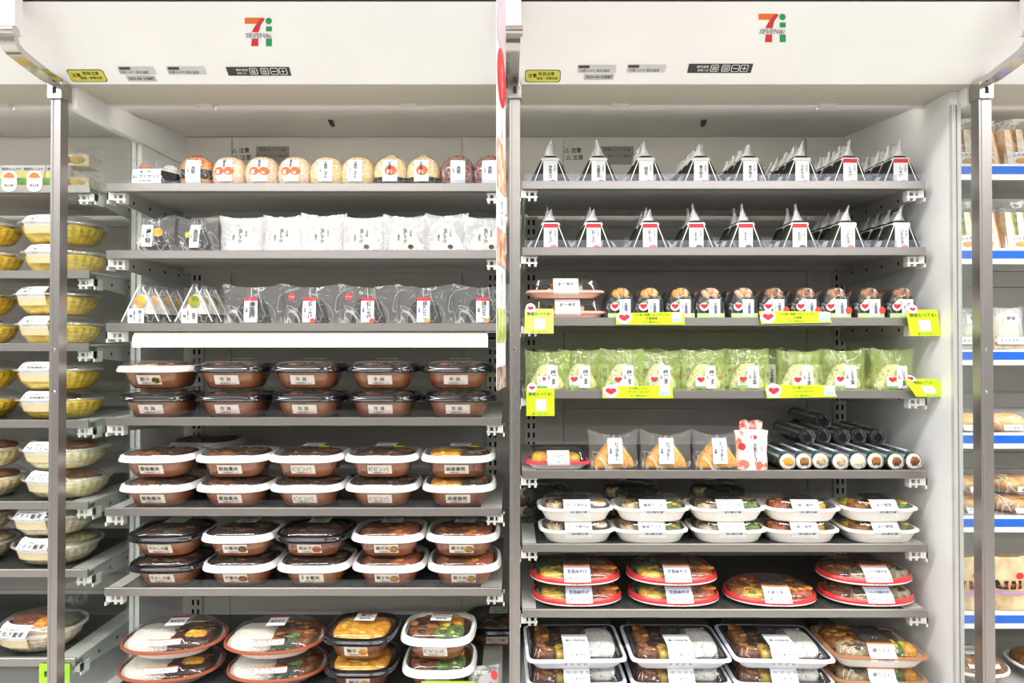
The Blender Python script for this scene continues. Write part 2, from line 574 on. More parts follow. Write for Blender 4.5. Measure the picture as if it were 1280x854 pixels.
def case(label, x0, x1, cat='display case', open_l=False):
    t = thing('refrigerated_display_case', label, cat, ((x0 + x1) / 2, 1.6, 0))
    t_off = Vector(t.location)
    def P(name, mb, m, smooth=None, lab=None, parent=None):
        me = mb.mesh(name, m, smooth)
        for v in me.vertices:
            v.co -= t_off
        return part(name, me, t if parent is None else parent, label=lab)
    # header: leaning white front, with a thin grey top cap
    P('header_panel', MB().prism_x([(HB_Y, HB_Z), (HT_Y, HT_Z), (HT_Y + 0.02, HT_Z + 0.004), (1.95, HT_Z + 0.004), (1.95, HB_Z + 0.055), (1.50, HB_Z + 0.006)], x0, x1), HEAD)
    P('header_cap', MB().box(x0, x1, HT_Y - 0.004, 1.95, HT_Z + 0.004, HT_Z + 0.03), STEEL)
    P('soffit', MB().box(x0 + 0.008, x1 - 0.008, HB_Y + 0.004, 1.492, HB_Z - 0.001, HB_Z + 0.004), SOFFIT)
    bar = P('lamp_bar', MB().box(x0 + 0.01, x1 - 0.01, 1.492, 1.5, HB_Z - 0.006, HB_Z + 0.004), WHITE)
    P('led_strip', MB().box(x0 + 0.06, x1 - 0.06, 1.5002, 1.5022, HB_Z - 0.005, HB_Z + 0.0028), mat('led_strip', 'fffaf0', 0.4, emit=LED), parent=bar)
    zc0, zc1 = HB_Z + 0.003, zat(171, DB)
    P('ceiling_panel', MB().prism_x([(1.5, zc0), (DB, zc1), (DB, zc1 + 0.004), (1.5, zc0 + 0.004)], x0 + 0.008, x1 - 0.008), BACK)
    # back: lower wall sheet, inset plates between plain verges
    P('back_wall', MB().box(x0 + 0.004, x1 - 0.004, DB + 0.004, 1.95, 0.30, zc1 + 0.03), BACK)
    px0, px1 = x0 + 0.14, x1 - 0.135
    hgt = 0.148
    zb = zc1 - 0.004
    zz = [zb, zb - 0.20]
    while zz[-1] > 0.5:
        zz.append(zz[-1] - (0.044 if len(zz) % 2 == 0 else 0.12))
    for za, zb_ in zip(zz, zz[1:]):
        P('back_plate', MB().box(px0 + 0.0015, px1 - 0.0015, DB - 0.002, DB + 0.0045, zb_ + 0.0015, za - 0.0015), BACK2)
    for xa, xb in ((x0 + 0.008, px0 - 0.0015), (px1 + 0.0015, x1 - 0.008)):
        P('back_verge', MB().box(xa, xb, DB - 0.002, DB + 0.0045, 0.36, zc1 - 0.004), BACK)
    for xu in (x0 + 0.052, x1 - 0.052):
        up = P('slotted_upright', MB().box(xu - 0.017, xu + 0.017, DB - 0.014, DB - 0.002, 0.40, zc1 - 0.09), BACK)
        sl = MB()
        z = 0.45
        while z < zc1 - 0.13:
            for dx in (-0.007, 0.007):
                sl.box(xu + dx - 0.0028, xu + dx + 0.0028, DB - 0.0145, DB - 0.012, z, z + 0.014)
            z += 0.025
        so = sl.mesh('upright_slots', DARK)
        for v in so.vertices:
            v.co -= t_off
        q = part('upright_slots', so, up)
        q['kind'] = 'stuff'
    P('base_cabinet', MB().box(x0 + 0.002, x1 - 0.002, 1.42, 1.95, 0.10, 0.40), WHITE)
    P('kick_plate', MB().box(x0 + 0.002, x1 - 0.002, 1.47, 1.95, 0.0, 0.10), DARK)
    P('bumper_rail', MB().box(x0 + 0.002, x1 - 0.002, 1.395, 1.42, 0.34, 0.40), STEEL)
    return t, P

caseM, PM = case('refrigerated case holding round rice balls above stacked rice bowls', XL, XM)
caseR, PR = case('refrigerated case holding triangular rice balls above bento trays', XM, XR)
caseL, PL = case('refrigerated case holding oval noodle bowls behind glass partition', XL - 0.92, XL)
caseF, PF = case('refrigerated case holding sandwiches on shelves with blue rails', XR, XR + 0.92)

def on_case(t, me):
    for v in me.vertices:
        v.co -= Vector(t.location)
    return me

# white clips on the air-guide bar, ceiling sensor, side walls
for t, P, clips in ((caseM, PM, (255, 510)), (caseR, PR, (776, 1036)), (caseL, PL, (0,)), (caseF, PF, (1420,))):
    for c in clips:
        x = xat(c, 1.49)
        P('bar_clip', MB().box(x - 0.019, x + 0.019, 1.483, 1.5015, HB_Z - 0.009, HB_Z + 0.007), CLIP)
for t, P, c in ((caseM, PM, 412), (caseR, PR, 881)):
    x = xat(c, 1.66)
    s_ = -1 if c < 640 else 1
    zc = HB_Z + 0.003 + (zat(171, DB) - HB_Z - 0.003) * (1.66 - 1.5) / (DB - 1.5)
    P('sensor', MB().prism([(x - 0.006, zc + 0.002), (x + 0.006, zc + 0.002), (x + 0.006 - s_ * 0.004, zc - 0.012), (x - 0.002 - s_ * 0.004, zc - 0.014)], 1.652, 1.668), BLACK)
zc1 = zat(171, DB)
# side panels of the cases (solid), each just inside its partition plane
PM('side_wall', MB().box(XL + 0.001, XL + 0.012, 1.64, 1.95, 0.40, zc1 + 0.02), WHITE)
PM('side_beam', MB().box(XL + 0.001, XL + 0.018, 1.385, 1.86, 1.662, HB_Z + 0.01), WHITE)
PL('side_wall', MB().box(XL - 0.012, XL - 0.001, 1.64, 1.95, 0.40, zc1 + 0.02), WHITE)
PR('side_wall', MB().box(XR - 0.029, XR - 0.012, 1.412, 1.95, 0.40, HB_Z + 0.06), WHITE)
PR('wall_edge_trim', MB().box(XR - 0.030, XR - 0.0225, 1.403, 1.412, 0.40, HB_Z - 0.03), TRIMM)
PR('wall_edge_trim', MB().box(XR - 0.0195, XR - 0.012, 1.403, 1.412, 0.40, HB_Z - 0.03), TRIMM)
PF('side_wall', MB().box(XR + 0.004, XR + 0.014, 1.70, 1.95, 0.40, zc1 + 0.02), BACK)
PL('end_wall', MB().box(XL - 0.92, XL - 0.909, 1.40, 1.95, 0.40, HB_Z + 0.05), WHITE)
PF('end_wall', MB().box(XR + 0.909, XR + 0.92, 1.40, 1.95, 0.40, HB_Z + 0.05), WHITE)
PR('side_beam', MB().box(XR - 0.011, XR - 0.003, 1.385, 1.86, 1.672, HB_Z + 0.01), WHITE)

# header stickers, plates, control panels and emblems
def rect_px(x0, y0, x1, y1):
    a, tb = on_header((x0 + x1) / 2, y1)
    _, tt = on_header((x0 + x1) / 2, y0)
    ym = (y0 + y1) / 2
    return on_header(x0, ym)[0], on_header(x1, ym)[0], tb, tt

def rounded(x0, x1, z0, z1, r, n=4):
    out = []
    for cx, cz, a in ((x1 - r, z1 - r, 0), (x0 + r, z1 - r, 90), (x0 + r, z0 + r, 180), (x1 - r, z0 + r, 270)):
        for k in range(n + 1):
            t = math.radians(a + 90 * k / n)
            out.append((cx + r * math.cos(t), cz + r * math.sin(t)))
    return out

def hdr(t, name, x0, y0, x1, y1, m, r=0.0, off=0.0006, parent=None, label=None):
    a, b, tb, tt = rect_px(x0, y0, x1, y1)
    if r:
        me = MB().poly([header_fn(p[0], p[1], off) for p in rounded(a, b, tb, tt, min(r, (tt - tb) / 2.2))]).mesh(name, m)
    else:
        me = MB().grid(lambda u, v: header_fn(a + (b - a) * u, tb + (tt - tb) * v, off), 1, 1).mesh(name, m)
    return part(name, on_case(t, me), parent if parent is not None else t, label=label)

def hdr_text(t, items, m, parent, off=0.0013):
    its = []
    for s_, x0, y0, x1, y1 in items:
        a, b, tb, tt = rect_px(x0, y0, x1, y1)
        its.append((s_, (a + b) / 2, (tb + tt) / 2, b - a, tt - tb))
    return part('lettering', on_case(t, lettering(its, header_fn, m, off)), parent)

def header_marks(t, ox, ex, ey, specs):
    # emblem: an orange and red 7 with a green i, and the name across it
    e = part('emblem_seven_bar', on_case(t, MB().poly([header_fn(*on_header(ex + a, ey + b), 0.0006) for a, b in ((-17, -18), (-17, -10.5), (-1, -10.5), (6, -18))]).mesh('emblem', ORANGEINK)), t, label='orange bar of the seven')
    arc = [(6.5, -18), (8, -16), (3, -9), (0.5, 0), (-8, 0), (-6, -5), (-1, -12), (2, -16)]
    part('emblem_seven_stroke', on_case(t, MB().poly([header_fn(*on_header(ex + a, ey + b), 0.0008) for a, b in arc]).mesh('emblem', REDINK)), e)
    part('emblem_seven_foot', on_case(t, MB().poly([header_fn(*on_header(ex + a, ey + b), 0.0008) for a, b in ((-8, 8), (0, 8), (0, 17.5), (-9, 17.5))]).mesh('emblem', REDINK)), e)
    part('emblem_i_dot', on_case(t, MB().poly([header_fn(*on_header(ex + 13 + 4 * math.cos(k * math.pi / 9), ey - 14 + 4 * math.sin(k * math.pi / 9)), 0.0008) for k in range(18)]).mesh('emblem', GREENINK)), e)
    for y0, y1 in ((-7, -1), (8, 17.5)):
        part('emblem_i_bar', on_case(t, MB().poly([header_fn(*on_header(ex + a, ey + b), 0.0008) for a, b in ((9.5, y0), (17, y0), (17, y1), (9.5, y1))]).mesh('emblem', GREENINK)), e)
    hdr_text(t, [('SEVEN&i', ex - 18, ey + 1, ex + 18, ey + 7)], GREYINK, e)
    for kind, x0, y0, x1, y1 in specs:
        if kind == 'y':
            b = hdr(t, 'warning_sticker_border', x0 - .8, y0 - .8, x1 + .8, y1 + .8, BLACK, 0.006, 0.0004)
            s_ = hdr(t, 'warning_sticker', x0, y0, x1, y1, YELST, 0.006, 0.0007, b, 'yellow warning sticker')
            hdr_text(t, [('注意', x0 + 3, y0 + 2, x0 + 14, y1 - 4), ('取扱注意', x0 + 15, y0 + 1.5, x1 - 6, y0 + 6), ('高温・感電注意', x0 + 14, y0 + 7, x1 - 3, y1 - 2)], BLACK, s_)
        elif kind == 'w':
            s_ = hdr(t, 'rating_plate', x0, y0, x1, y1, mat('rating_plate_grey', 'd3d3d6', 0.5))
            hdr(t, 'rating_stripe', x0 + 1, y0 + .5, x0 + 15, y0 + 4, mat('stripe_dark', '4c4448', 0.5), 0, 0.001, s_)
            hdr_text(t, [('冷蔵 3-8℃ 適正温度', x0 + 2, y0 + 5, x1 - 8, y1 - 1)], GREYINK, s_)
        elif kind == 's':
            s_ = hdr(t, 'serial_plate', x0, y0, x1, y1, mat('serial_grey', 'c3c2c6', 0.5))
            hdr_text(t, [('NO.00 19847', x0 + 3, y0 + 1, x1 - 2, y1 - 1)], BLACK, s_)
        elif kind == 'c':
            s_ = hdr(t, 'control_panel', x0, y0, x1, y1, mat('panel_black', '2b2a2c', 0.3), label='black control panel with key symbols')
            hdr_text(t, [('庫内温度', x0 + 11, y0 + 1.5, x0 + 26, y0 + 5.5), ('照明入切', x0 + 11, y0 + 6.5, x0 + 26, y1 - 2)], PAPER, s_)
            for kx, ch in ((29, '▦'), (43, '≡'), (55, '−'), (66, '+')):
                hdr(t, 'key_border', x0 + kx - 1, y0 + 1.2, x0 + kx + 9, y1 - 1.5, PAPER, 0.003, 0.0009, s_)
                hdr(t, 'key_face', x0 + kx, y0 + 2, x0 + kx + 8, y1 - 2.3, BLACK, 0.002, 0.0012, s_)
                hdr_text(t, [(ch, x0 + kx + 1, y0 + 3, x0 + kx + 7, y1 - 3.5)], PAPER, s_, 0.0018)

header_marks(caseM, 0, 323, 40, [('y', 87, 87.5, 131, 101.5), ('w', 148, 83, 194, 93), ('s', 159, 94.5, 195, 101.5), ('w', 209, 83, 257, 93), ('c', 284, 83.5, 363, 94.5)])
header_marks(caseR, 0, 965, 35, [('y', 657, 88, 700, 102), ('w', 722, 81, 770, 91), ('s', 730, 92.5, 767, 99.5), ('w', 784, 80.5, 832, 90.5), ('c', 860, 79.5, 940, 91)])

# printed notices on the back walls
for t, xs in ((caseM, (300, 340)), (caseR, (716, 772))):
    D = DB - 0.0025
    fn = lambda x, z, off=0.0006: (x, D - off, z)
    items = [(s_, xat(xs[0] + dx, D), zat(y, D), 0.07, 0.014) for s_, dx, y in (('△ 注意', 0, 188), ('△ 注意', 2, 197))]
    part('printed_notice', on_case(t, lettering(items, fn, BLACK)), t)
    q = part('notice_plate', on_case(t, quad(fn, xat(xs[1], D) - 0.045, xat(xs[1], D) + 0.045, zat(206, D), zat(183, D), mat('notice_grey', '9c9892', 0.5))), t)
    part('lettering', on_case(t, lettering([('取扱上のご注意', xat(xs[1], D), zat(187, D), 0.08, 0.01), ('この線より上に商品を', xat(xs[1], D), zat(195, D), 0.08, 0.01)], fn, mat('notice_ink', '55514d', 0.6))), q)

# ------------------------------------------------------------------ glass partitions with steel posts
def partition(X, label, post_dx=0.0, pw=0.011, g0=1.365, g1=1.64, both=True):
    t = thing('glass_partition', label, 'partition', (X, 1.36, 0))
    def P(name, mb, m, smooth=None):
        me = mb.mesh(name, m, smooth)
        for v in me.vertices:
            v.co -= Vector((0, 1.36, 0))
        return part(name, me, t)
    zp = zat(115, 1.355)
    P('post', MB().prism_x([(1.348, 0.0), (1.348, zp - 0.012), (1.372, zp - 0.012), (1.372, 0.0)], post_dx - pw, post_dx + pw), STEEL_P)
    P('post_groove', MB().box(post_dx - pw + 0.004, post_dx - pw + 0.0055, 1.3474, 1.3482, 0.05, zp - 0.014), mat('groove_grey', '7d7a79', 0.5))
    if both:
        for z in (zat(437, 1.348), zat(490, 1.348)):
            P('post_screw', MB().loft([ring(0.0035, 0.0035, 2, 0, 10), ring(0.002, 0.002, 2, 0.0015, 10)], False, True), CHROME)
            o = t.children[-1]
            o.location = (post_dx, 1.348 - 1.36, z)
            for v in o.data.vertices:
                v.co += Vector((0, 1.36, 0))
            o.rotation_euler = (math.pi / 2, 0, 0)
    gx = 0.003
    P('glass_pane', MB().box(-gx, gx, g0 + 0.008, g1, 0.42, HB_Z - 0.028), GLASS)
    # clamp: a steel block with a dark keyhole
    c = P('clamp', MB().box(post_dx - 0.0135, post_dx + 0.0135, 1.343, 1.376, zp - 0.016, zp + 0.016), CHROME)
    me = MB().disc(post_dx, zp + 0.002, 0.004, 0.005, 1.3425 - 1.36, 12).box(post_dx - 0.0035, post_dx + 0.0035, 1.3422 - 1.36, 1.3428 - 1.36, zp - 0.007, zp + 0.001).mesh('keyhole', DARK)
    part('keyhole', me, c)
    # rail: comes down in front of the header and sweeps back under it to the post
    path = [(1.212, 2.0), (1.212, 1.742), (1.214, 1.728), (1.222, 1.717), (1.24, 1.710), (1.28, 1.704), (1.32, 1.698), (1.372, zp + 0.012)]
    def sweep(pts, hw0, hw1, th):
        rings = []
        P3 = [Vector((0, y, z)) for y, z in pts]
        for i, p in enumerate(P3):
            d = (P3[min(i + 1, len(P3) - 1)] - P3[max(i - 1, 0)]).normalized()
            n = Vector((0, d.z, -d.y))
            hw = hw0 + (hw1 - hw0) * i / (len(P3) - 1)
            rings.append([tuple(p + Vector((-hw, 0, 0)) + n * 0), tuple(p + Vector((hw, 0, 0))), tuple(p + Vector((hw, 0, 0)) - n * th), tuple(p + Vector((-hw, 0, 0)) - n * th)])
        return MB().loft(rings, True, True)
    P('rail_cover', sweep(path[:2], 0.0165, 0.0165, 0.02), RAILCOV)
    P('rail_bend', sweep(path[1:], 0.0155, 0.0125, 0.012), CHROME, 40)
    kb = MB().loft([[(x, 1.2115 + 0.011 * math.cos(a), 1.744 + 0.009 * math.sin(a)) for a in [2 * math.pi * k / 14 for k in range(14)]] for x in (-0.019, 0.019)], True, True)
    P('rail_joint_pin', kb, CHROME, 40)
    return t

partition(XL, 'steel post and glass partition between noodle case and rice bowl case', 0.0, 0.0095)
partition(XM, 'steel centre post and glass partition between rice bowl case and bento case', 0.0055, 0.0105, g1=DB - 0.02)
partition(XR, 'steel post and glass partition between bento case and sandwich case', 0.0, 0.0125, g1=1.70)

# ------------------------------------------------------------------ shelves
SH = {}
def shelf(key, label, x0, x1, D, py, rail_m=STEEL, rail_h=0.0175, guard=0.0, clips=(True, True), depth=None, light=False, blue=False, z=None):
    z = zat(py, D) if z is None else z
    SH[key] = (D, z - 0.0025)
    t = thing('shelf', label, 'shelf', (x0, D, z))
    b = (depth or DB - 0.03) - D
    W = x1 - x0
    part('deck', MB().box(0, W, 0.004, b, -0.007, -0.003).mesh('deck', DECK), t)
    if key in ('M4', 'M5', 'M6', 'M7', 'R5', 'R6', 'R7', 'R8', 'L4', 'L5', 'L6', 'L7'):
        part('shelf_mat', MB().box(0.03, W - 0.045, 0.012, b - 0.004, -0.003, -0.0027).mesh('mat', MATM), t)
    if blue:
        r = part('price_rail', MB().box(0, W, -0.006, 0.004, -0.034, 0.0).mesh('rail', mat('rail_white', 'e8eaec', 0.4)), t)
        part('blue_strip', MB().box(0.001, W - 0.001, -0.0072, -0.0062, -0.022, -0.005).mesh('strip', BLUE), r)
    else:
        part('front_rail', MB().prism_x([(0.0, -rail_h), (-0.001, -rail_h + 0.001), (-0.001, -0.001), (0.0, 0.0), (0.004, 0.0), (0.004, -rail_h + 0.002), (0.02, -rail_h + 0.002), (0.02, -rail_h)], 0, W).mesh('rail', rail_m), t)
    part('rear_stiffener', MB().box(0.02, W - 0.02, b - 0.07, b - 0.055, -0.020, -0.007).mesh('stiff', ARM), t)
    if guard:
        part('front_guard', MB().box(0.004, W - 0.004, 0.0045, 0.0065, -0.003, guard).mesh('guard', ACRYL if key[0] != 'R' else film('acrylic_tray_front', (0.95, 0.96, 0.985), 0.03, 0.08, 0.05, 'dfe6f4', bump=0)), t)
    if key in ('R1', 'R2'):
        dv = MB()
        for k in range(1, 15):
            xx = W * k / 15
            dv.box(xx - 0.0008, xx + 0.0008, 0.0066, 0.03, -0.003, guard)
        part('guard_divider', dv.mesh('divider', film('acrylic_divider', (0.96, 0.97, 1.0), 0.06, 0.06, 0.08, 'dfe6f4', bump=0)), t)
    for side, on in zip((0, 1), clips):
        if not on:
            continue
        xe = 0.0 if side == 0 else W
        s_ = 1 if side == 0 else -1
        xa, xb = sorted((xe + s_ * 0.004, xe + s_ * 0.0075))
        a = part('bracket_arm', MB().prism_x([(0.035, -0.007), (0.035, -0.034), (b * 0.55, -0.050), (b - 0.0, -0.056), (b - 0.0, -0.007)], xa, xb).mesh('arm', ARM), t)
        hb = MB()
        for k in range(4):
            yy = 0.09 + 0.07 * k
            if yy < b - 0.02:
                for f_ in (xa - 0.0004, xb + 0.0004):
                    hb.poly([(f_, yy + 0.004 * math.cos(q), -0.026 + 0.004 * math.sin(q)) for q in [math.pi * j / 5 for j in range(10)]])
        part('bracket_holes', hb.mesh('holes', DARK), a)
        cl = MB()
        for (u0, u1, v0, v1, w0, w1) in ((-0.006, 0.009, 0.010, 0.020, -0.034, -0.018), (0.009, 0.033, 0.012, 0.016, -0.0225, -0.0185), (0.009, 0.033, 0.012, 0.016, -0.0345, -0.0305), (0.013, 0.018, 0.013, 0.030, -0.040, -0.0185), (0.026, 0.031, 0.013, 0.030, -0.040, -0.0185), (-0.006, -0.003, 0.010, 0.040, -0.042, -0.018)):
            q0, q1 = sorted((xe + s_ * u0, xe + s_ * u1))
            cl.box(q0, q1, v0, v1, w0, w1)
        part('bracket_clip', cl.mesh('clip', CLIP), a)
    if light:
        lt = part('light_tube', MB().prism_x([(0.012, -0.052), (0.010, -0.044), (0.012, -0.028), (0.02, -0.0205), (0.05, -0.0205), (0.05, -0.052)], 0.05, W - 0.03).mesh('tube', mat('tube_white', 'fff8ee', 0.35, emit=0.5), None), t)
        part('tube_end_cap', MB().box(W - 0.03, W - 0.012, 0.012, 0.05, -0.054, -0.0205).mesh('cap', DARK), lt)
    return t

MX0, MX1 = -0.868, -0.022
for k, py in enumerate((229, 313, 404, 522, 635, 735)):
    shelf('M%d' % (k + 1), '%s of rice bowl case' % ['grey steel top shelf', 'grey steel second shelf', 'grey steel third shelf with white light tube beneath', 'grey steel fourth shelf with clear front guard', 'grey steel fifth shelf with clear front guard', 'grey steel sixth shelf with clear front guard'][k], MX0, MX1, 1.46, py, light=(k == 2), guard=[0.008, 0.004, 0.006, 0.015, 0.015, 0.015][k])
shelf('M7', 'grey steel bottom deck of rice bowl case', MX0, MX1, 1.40, 0, z=0.460, guard=0.015)
RX0, RX1 = 0.022, 0.886
for k, py in enumerate((226, 309, 397, 488, 588, 680, 762)):
    shelf('R%d' % (k + 1), '%s of bento case' % ['grey steel top shelf with clear compartment guard', 'grey steel second shelf with clear compartment guard', 'grey steel third shelf under the half-moon rice balls', 'grey steel fourth shelf under the green bags', 'grey steel fifth shelf under the sushi rolls', 'grey steel sixth shelf under the ivory trays', 'grey steel seventh shelf under the red rimmed plates'][k], RX0, RX1, 1.46, py, guard=[0.016, 0.016, 0, 0, 0, 0, 0][k])
shelf('R8', 'grey steel bottom deck of bento case', RX0, RX1, 1.40, 0, z=0.453, clips=(False, False))
for k, py in enumerate((231, 338, 429, 525, 627, 712, 823)):
    shelf('L%d' % (k + 1), 'grey steel %s of noodle case' % ['top shelf', 'second shelf', 'third shelf', 'fourth shelf', 'fifth shelf', 'sixth shelf', 'bottom deck'][k], XL - 0.90, XL - 0.025, 1.50 if k < 6 else 1.46, py)
for k, py in enumerate((206, 311, 437, 541, 645, 765)):
    shelf('F%d' % (k + 1), '%s shelf with blue price strip in sandwich case' % ['top', 'second', 'third', 'fourth', 'fifth', 'sixth'][k], XR + 0.022, XR + 0.90, 1.50, py, blue=True, clips=(False, True))
shelf('F7', 'bottom deck with blue price strip in sandwich case', XR + 0.022, XR + 0.90, 1.46, 0, z=0.436, blue=True, clips=(False, False))

for k_, v_ in ((FD_DARK, (FD_MEAT, FD_DKGRN)), (FD_MEAT, (FD_DARK, FD_FRY)), (FD_FRY, (FD_MEAT, FD_ORANGE)), (FD_ORANGE, (FD_YEL,)), (FD_DKGRN, (FD_GREEN, FD_DARK)), (FD_GREEN, (FD_DKGRN, FD_YEL)), (FD_RED, (FD_MEAT, FD_ORANGE)), (FD_CREAM, (FD_FRY, FD_DKGRN)), (FD_YEL, (FD_GREEN, FD_ORANGE))):
    BITS[k_.name] = v_

# ================================================================== PRODUCTS
def rpoly(pts, r, n=3):
    """outline with rounded corners"""
    out = []
    m = len(pts)
    for i in range(m):
        p, a, b = Vector(pts[i]), Vector(pts[i - 1]), Vector(pts[(i + 1) % m])
        rr = r[i] if isinstance(r, (list, tuple)) else r
        u, v = (a - p).normalized(), (b - p).normalized()
        d = min(rr, (a - p).length * 0.45, (b - p).length * 0.45)
        q0, q1 = p + u * d, p + v * d
        for k in range(n + 1):
            t = k / n
            out.append(tuple(q0 * (1 - t) ** 2 + p * (2 * t * (1 - t)) + q1 * t * t))
    return out

def puffy(outline, T, inset=0.005):
    """rounded slab: outline in x,z, thickness T along y"""
    cx = sum(p[0] for p in outline) / len(outline)
    cz = sum(p[1] for p in outline) / len(outline)
    R = max(math.hypot(p[0] - cx, p[1] - cz) for p in outline)
    def rg(y, k):
        return [(cx + (x - cx) * k, y, cz + (z - cz) * k) for x, z in outline]
    k1 = 1 - inset / R
    k2 = 1 - 0.35 * inset / R
    return [rg(-T / 2, k1), rg(-T / 2 + inset * 0.3, k2), rg(-T / 2 + inset, 1), rg(T / 2 - inset, 1), rg(T / 2 - inset * 0.3, k2), rg(T / 2, k1)]

# ---- triangular rice ball in film (bento case, top two shelves)
def nori_triangle(title, pic, red_top, seed):
    T = 0.034
    p = Proto('triangular_rice_ball', 'rice ball')
    ol = rpoly([(-0.049, 0.0), (0.049, 0.0), (0.015, 0.066), (-0.015, 0.066)], [0.012, 0.012, 0.008, 0.008])
    p.add('nori_body', MB().loft(puffy(ol, T), True, True).mesh('nori', NORI, 50))
    fn = flat(-T / 2)
    seam = MB()
    for s_ in (-1, 1):
        seam.poly([fn(s_ * 0.014, 0.058, 0.0009), fn(s_ * 0.0162, 0.058, 0.0009), fn(s_ * 0.0372, 0.004, 0.0009), fn(s_ * 0.0350, 0.004, 0.0009)])
    for s_ in (-1, 1):
        seam.box(s_ * 0.0190 - 0.0012, s_ * 0.0190 + 0.0012, -T / 2, T / 2, 0.0555, 0.0585)
    seam.poly([fn(-0.020, 0.0545, 0.0010), fn(0.020, 0.0545, 0.0010), fn(0.018, 0.0605, 0.0010), fn(-0.018, 0.0605, 0.0010)])
    p.add('film_seam', seam.mesh('seam', mat('film_seam_white', 'eceae6', 0.35)))
    rng = random.Random(seed)
    tip = MB()
    for k in range(3):
        sx = rng.uniform(-0.003, 0.003)
        h = 0.092 + rng.uniform(-0.006, 0.008)
        lean = rng.uniform(-0.006, 0.008)
        y = (k - 1) * 0.011
        def fin(u, v, sx=sx, h=h, lean=lean, y=y, k=k):
            half = 0.0115 * (1 - v) ** 1.6 + 0.0034
            return (sx + (u * 2 - 1) * half + lean * v * v, y + 0.003 * math.sin(3 + 5 * u + k) * (1 + v), 0.061 + (h - 0.061) * v + 0.003 * math.sin(4 * u + k) * v)
        tip.grid(fin, 5, 4)
    p.add('film_tip', tip.mesh('tip', TIPF, 180))
    fl = MB()
    for s_ in (-1, 1):
        fl.loft([[(s_ * 0.038, -T / 2 + 0.002, 0.0005), (s_ * 0.050, -0.004, 0.0005), (s_ * 0.050, 0.006, 0.0005), (s_ * 0.040, 0.01, 0.0005)],
                 [(s_ * 0.037, -T / 2 + 0.001, 0.012), (s_ * 0.051, -0.006, 0.010), (s_ * 0.049, 0.004, 0.013), (s_ * 0.039, 0.009, 0.012)],
                 [(s_ * 0.033, -T / 2 + 0.002, 0.020), (s_ * 0.044, -0.004, 0.021), (s_ * 0.043, 0.003, 0.022), (s_ * 0.035, 0.006, 0.020)]], False, True)
    p.add('film_corner', fl.mesh('corner', TIPF, 30))
    lb = p.add('label', quad(fn, -0.0155, 0.0155, 0.001, 0.054, PAPER, off=0.0016))
    if red_top:
        p.add('label_header', quad(fn, -0.0155, 0.0155, 0.049, 0.0575, REDINK, 'header', 0.0021), lb)
    p.add('picture', spot(fn, 0.006, 0.0065, 0.0075, 0.005, pic, off=0.0021), lb)
    p.add('lettering', lettering([(title, 0.0, 0.029, 0.008, 0.032, True), ('おにぎり', 0.010, 0.036, 0.004, 0.018, True)], fn, BLACK, 0.0023), lb)
    return p

PIC_BROWN = mat('picture_brown', '6d3f30', 0.5)
PIC_RED = mat('picture_red', 'd9542f', 0.5)
PIC_SAL = mat('picture_salmon', 'e8845a', 0.5)
TRI = {
    'shrimp': nori_triangle('海老マヨ', PIC_BROWN, False, 1), 'kelp': nori_triangle('日高昆布', PIC_BROWN, False, 2),
    'mentai': nori_triangle('明太子', PIC_RED, False, 3), 'salmon': nori_triangle('辛子明太', PIC_SAL, False, 4),
    'tuna': nori_triangle('ツナマヨ', PIC_SAL, False, 5), 'redtuna': nori_triangle('しゃけ', FD_ORANGE, True, 6),
    'redsal': nori_triangle('紅しゃけ', PIC_SAL, True, 7), 'redbonito': nori_triangle('おかか', PIC_BROWN, True, 8),
}
LOOK = {'shrimp': 'brown picture', 'kelp': 'brown kelp picture', 'mentai': 'small red picture', 'salmon': 'salmon picture', 'tuna': 'orange picture', 'redtuna': 'red-topped label, yellow picture', 'redsal': 'red-topped label, salmon picture', 'redbonito': 'red-topped label, brown picture'}
def tri_row(shelf_key, shelf_name, cols):
    D, z = SH[shelf_key]
    rng = random.Random(shelf_key)
    for c, (px, kind, n) in enumerate(cols):
        d0 = D + 0.050
        x = xat(px, d0 - 0.017)
        for k in range(n):
            if k == 0:
                lab = 'nori rice ball, %s, front of %s file from centre post, %s' % (LOOK[kind], ORD[c], shelf_name)
            else:
                lab = 'nori rice ball queued %s in %s file from centre post, %s' % (ORD[k], ORD[c], shelf_name)
            TRI[kind].put((x + rng.uniform(-0.002, 0.002) * (k > 0), d0 + 0.046 * k, z + 0.0003), lab, '%s file of rice balls, %s' % (ORD[c], shelf_name) if n > 1 else None, rng.uniform(-0.05, 0.05))
tri_row('R1', 'top shelf', [(688, 'shrimp', 3), (748, 'kelp', 1), (808, 'mentai', 3), (877, 'salmon', 5), (938, 'salmon', 4), (1003, 'tuna', 6), (1063, 'redtuna', 5), (1127, 'redtuna', 6)])
tri_row('R2', 'second shelf', [(688, 'redsal', 1), (742, 'redsal', 2), (813, 'redsal', 2), (871, 'redbonito', 2), (932, 'redbonito', 2), (1000, 'redbonito', 2), (1060, 'tuna', 4), (1127, 'tuna', 4)])
# backing cards standing at the shelf rear between the files
for sk, name, pxs in (('R1', 'top', (735, 791, 845)), ('R2', 'second', (795, 905, 972))):
    D, z = SH[sk]
    for k, px in enumerate(pxs):
        t = thing('backing_card', 'white backing card standing behind files %s of rice balls, %s shelf of bento case' % (['two', 'three', 'four'][k] if sk == 'R1' else ['three', 'five', 'six'][k], name), 'card', (xat(px, 1.66), 1.72, z))
        part('card_face', MB().box(-0.018, 0.018, 0, 0.001, 0, 0.062).mesh('face', PAPER), t)
        part('card_foot', MB().box(-0.018, 0.018, 0, 0.02, 0, 0.001).mesh('foot', PAPER), t)

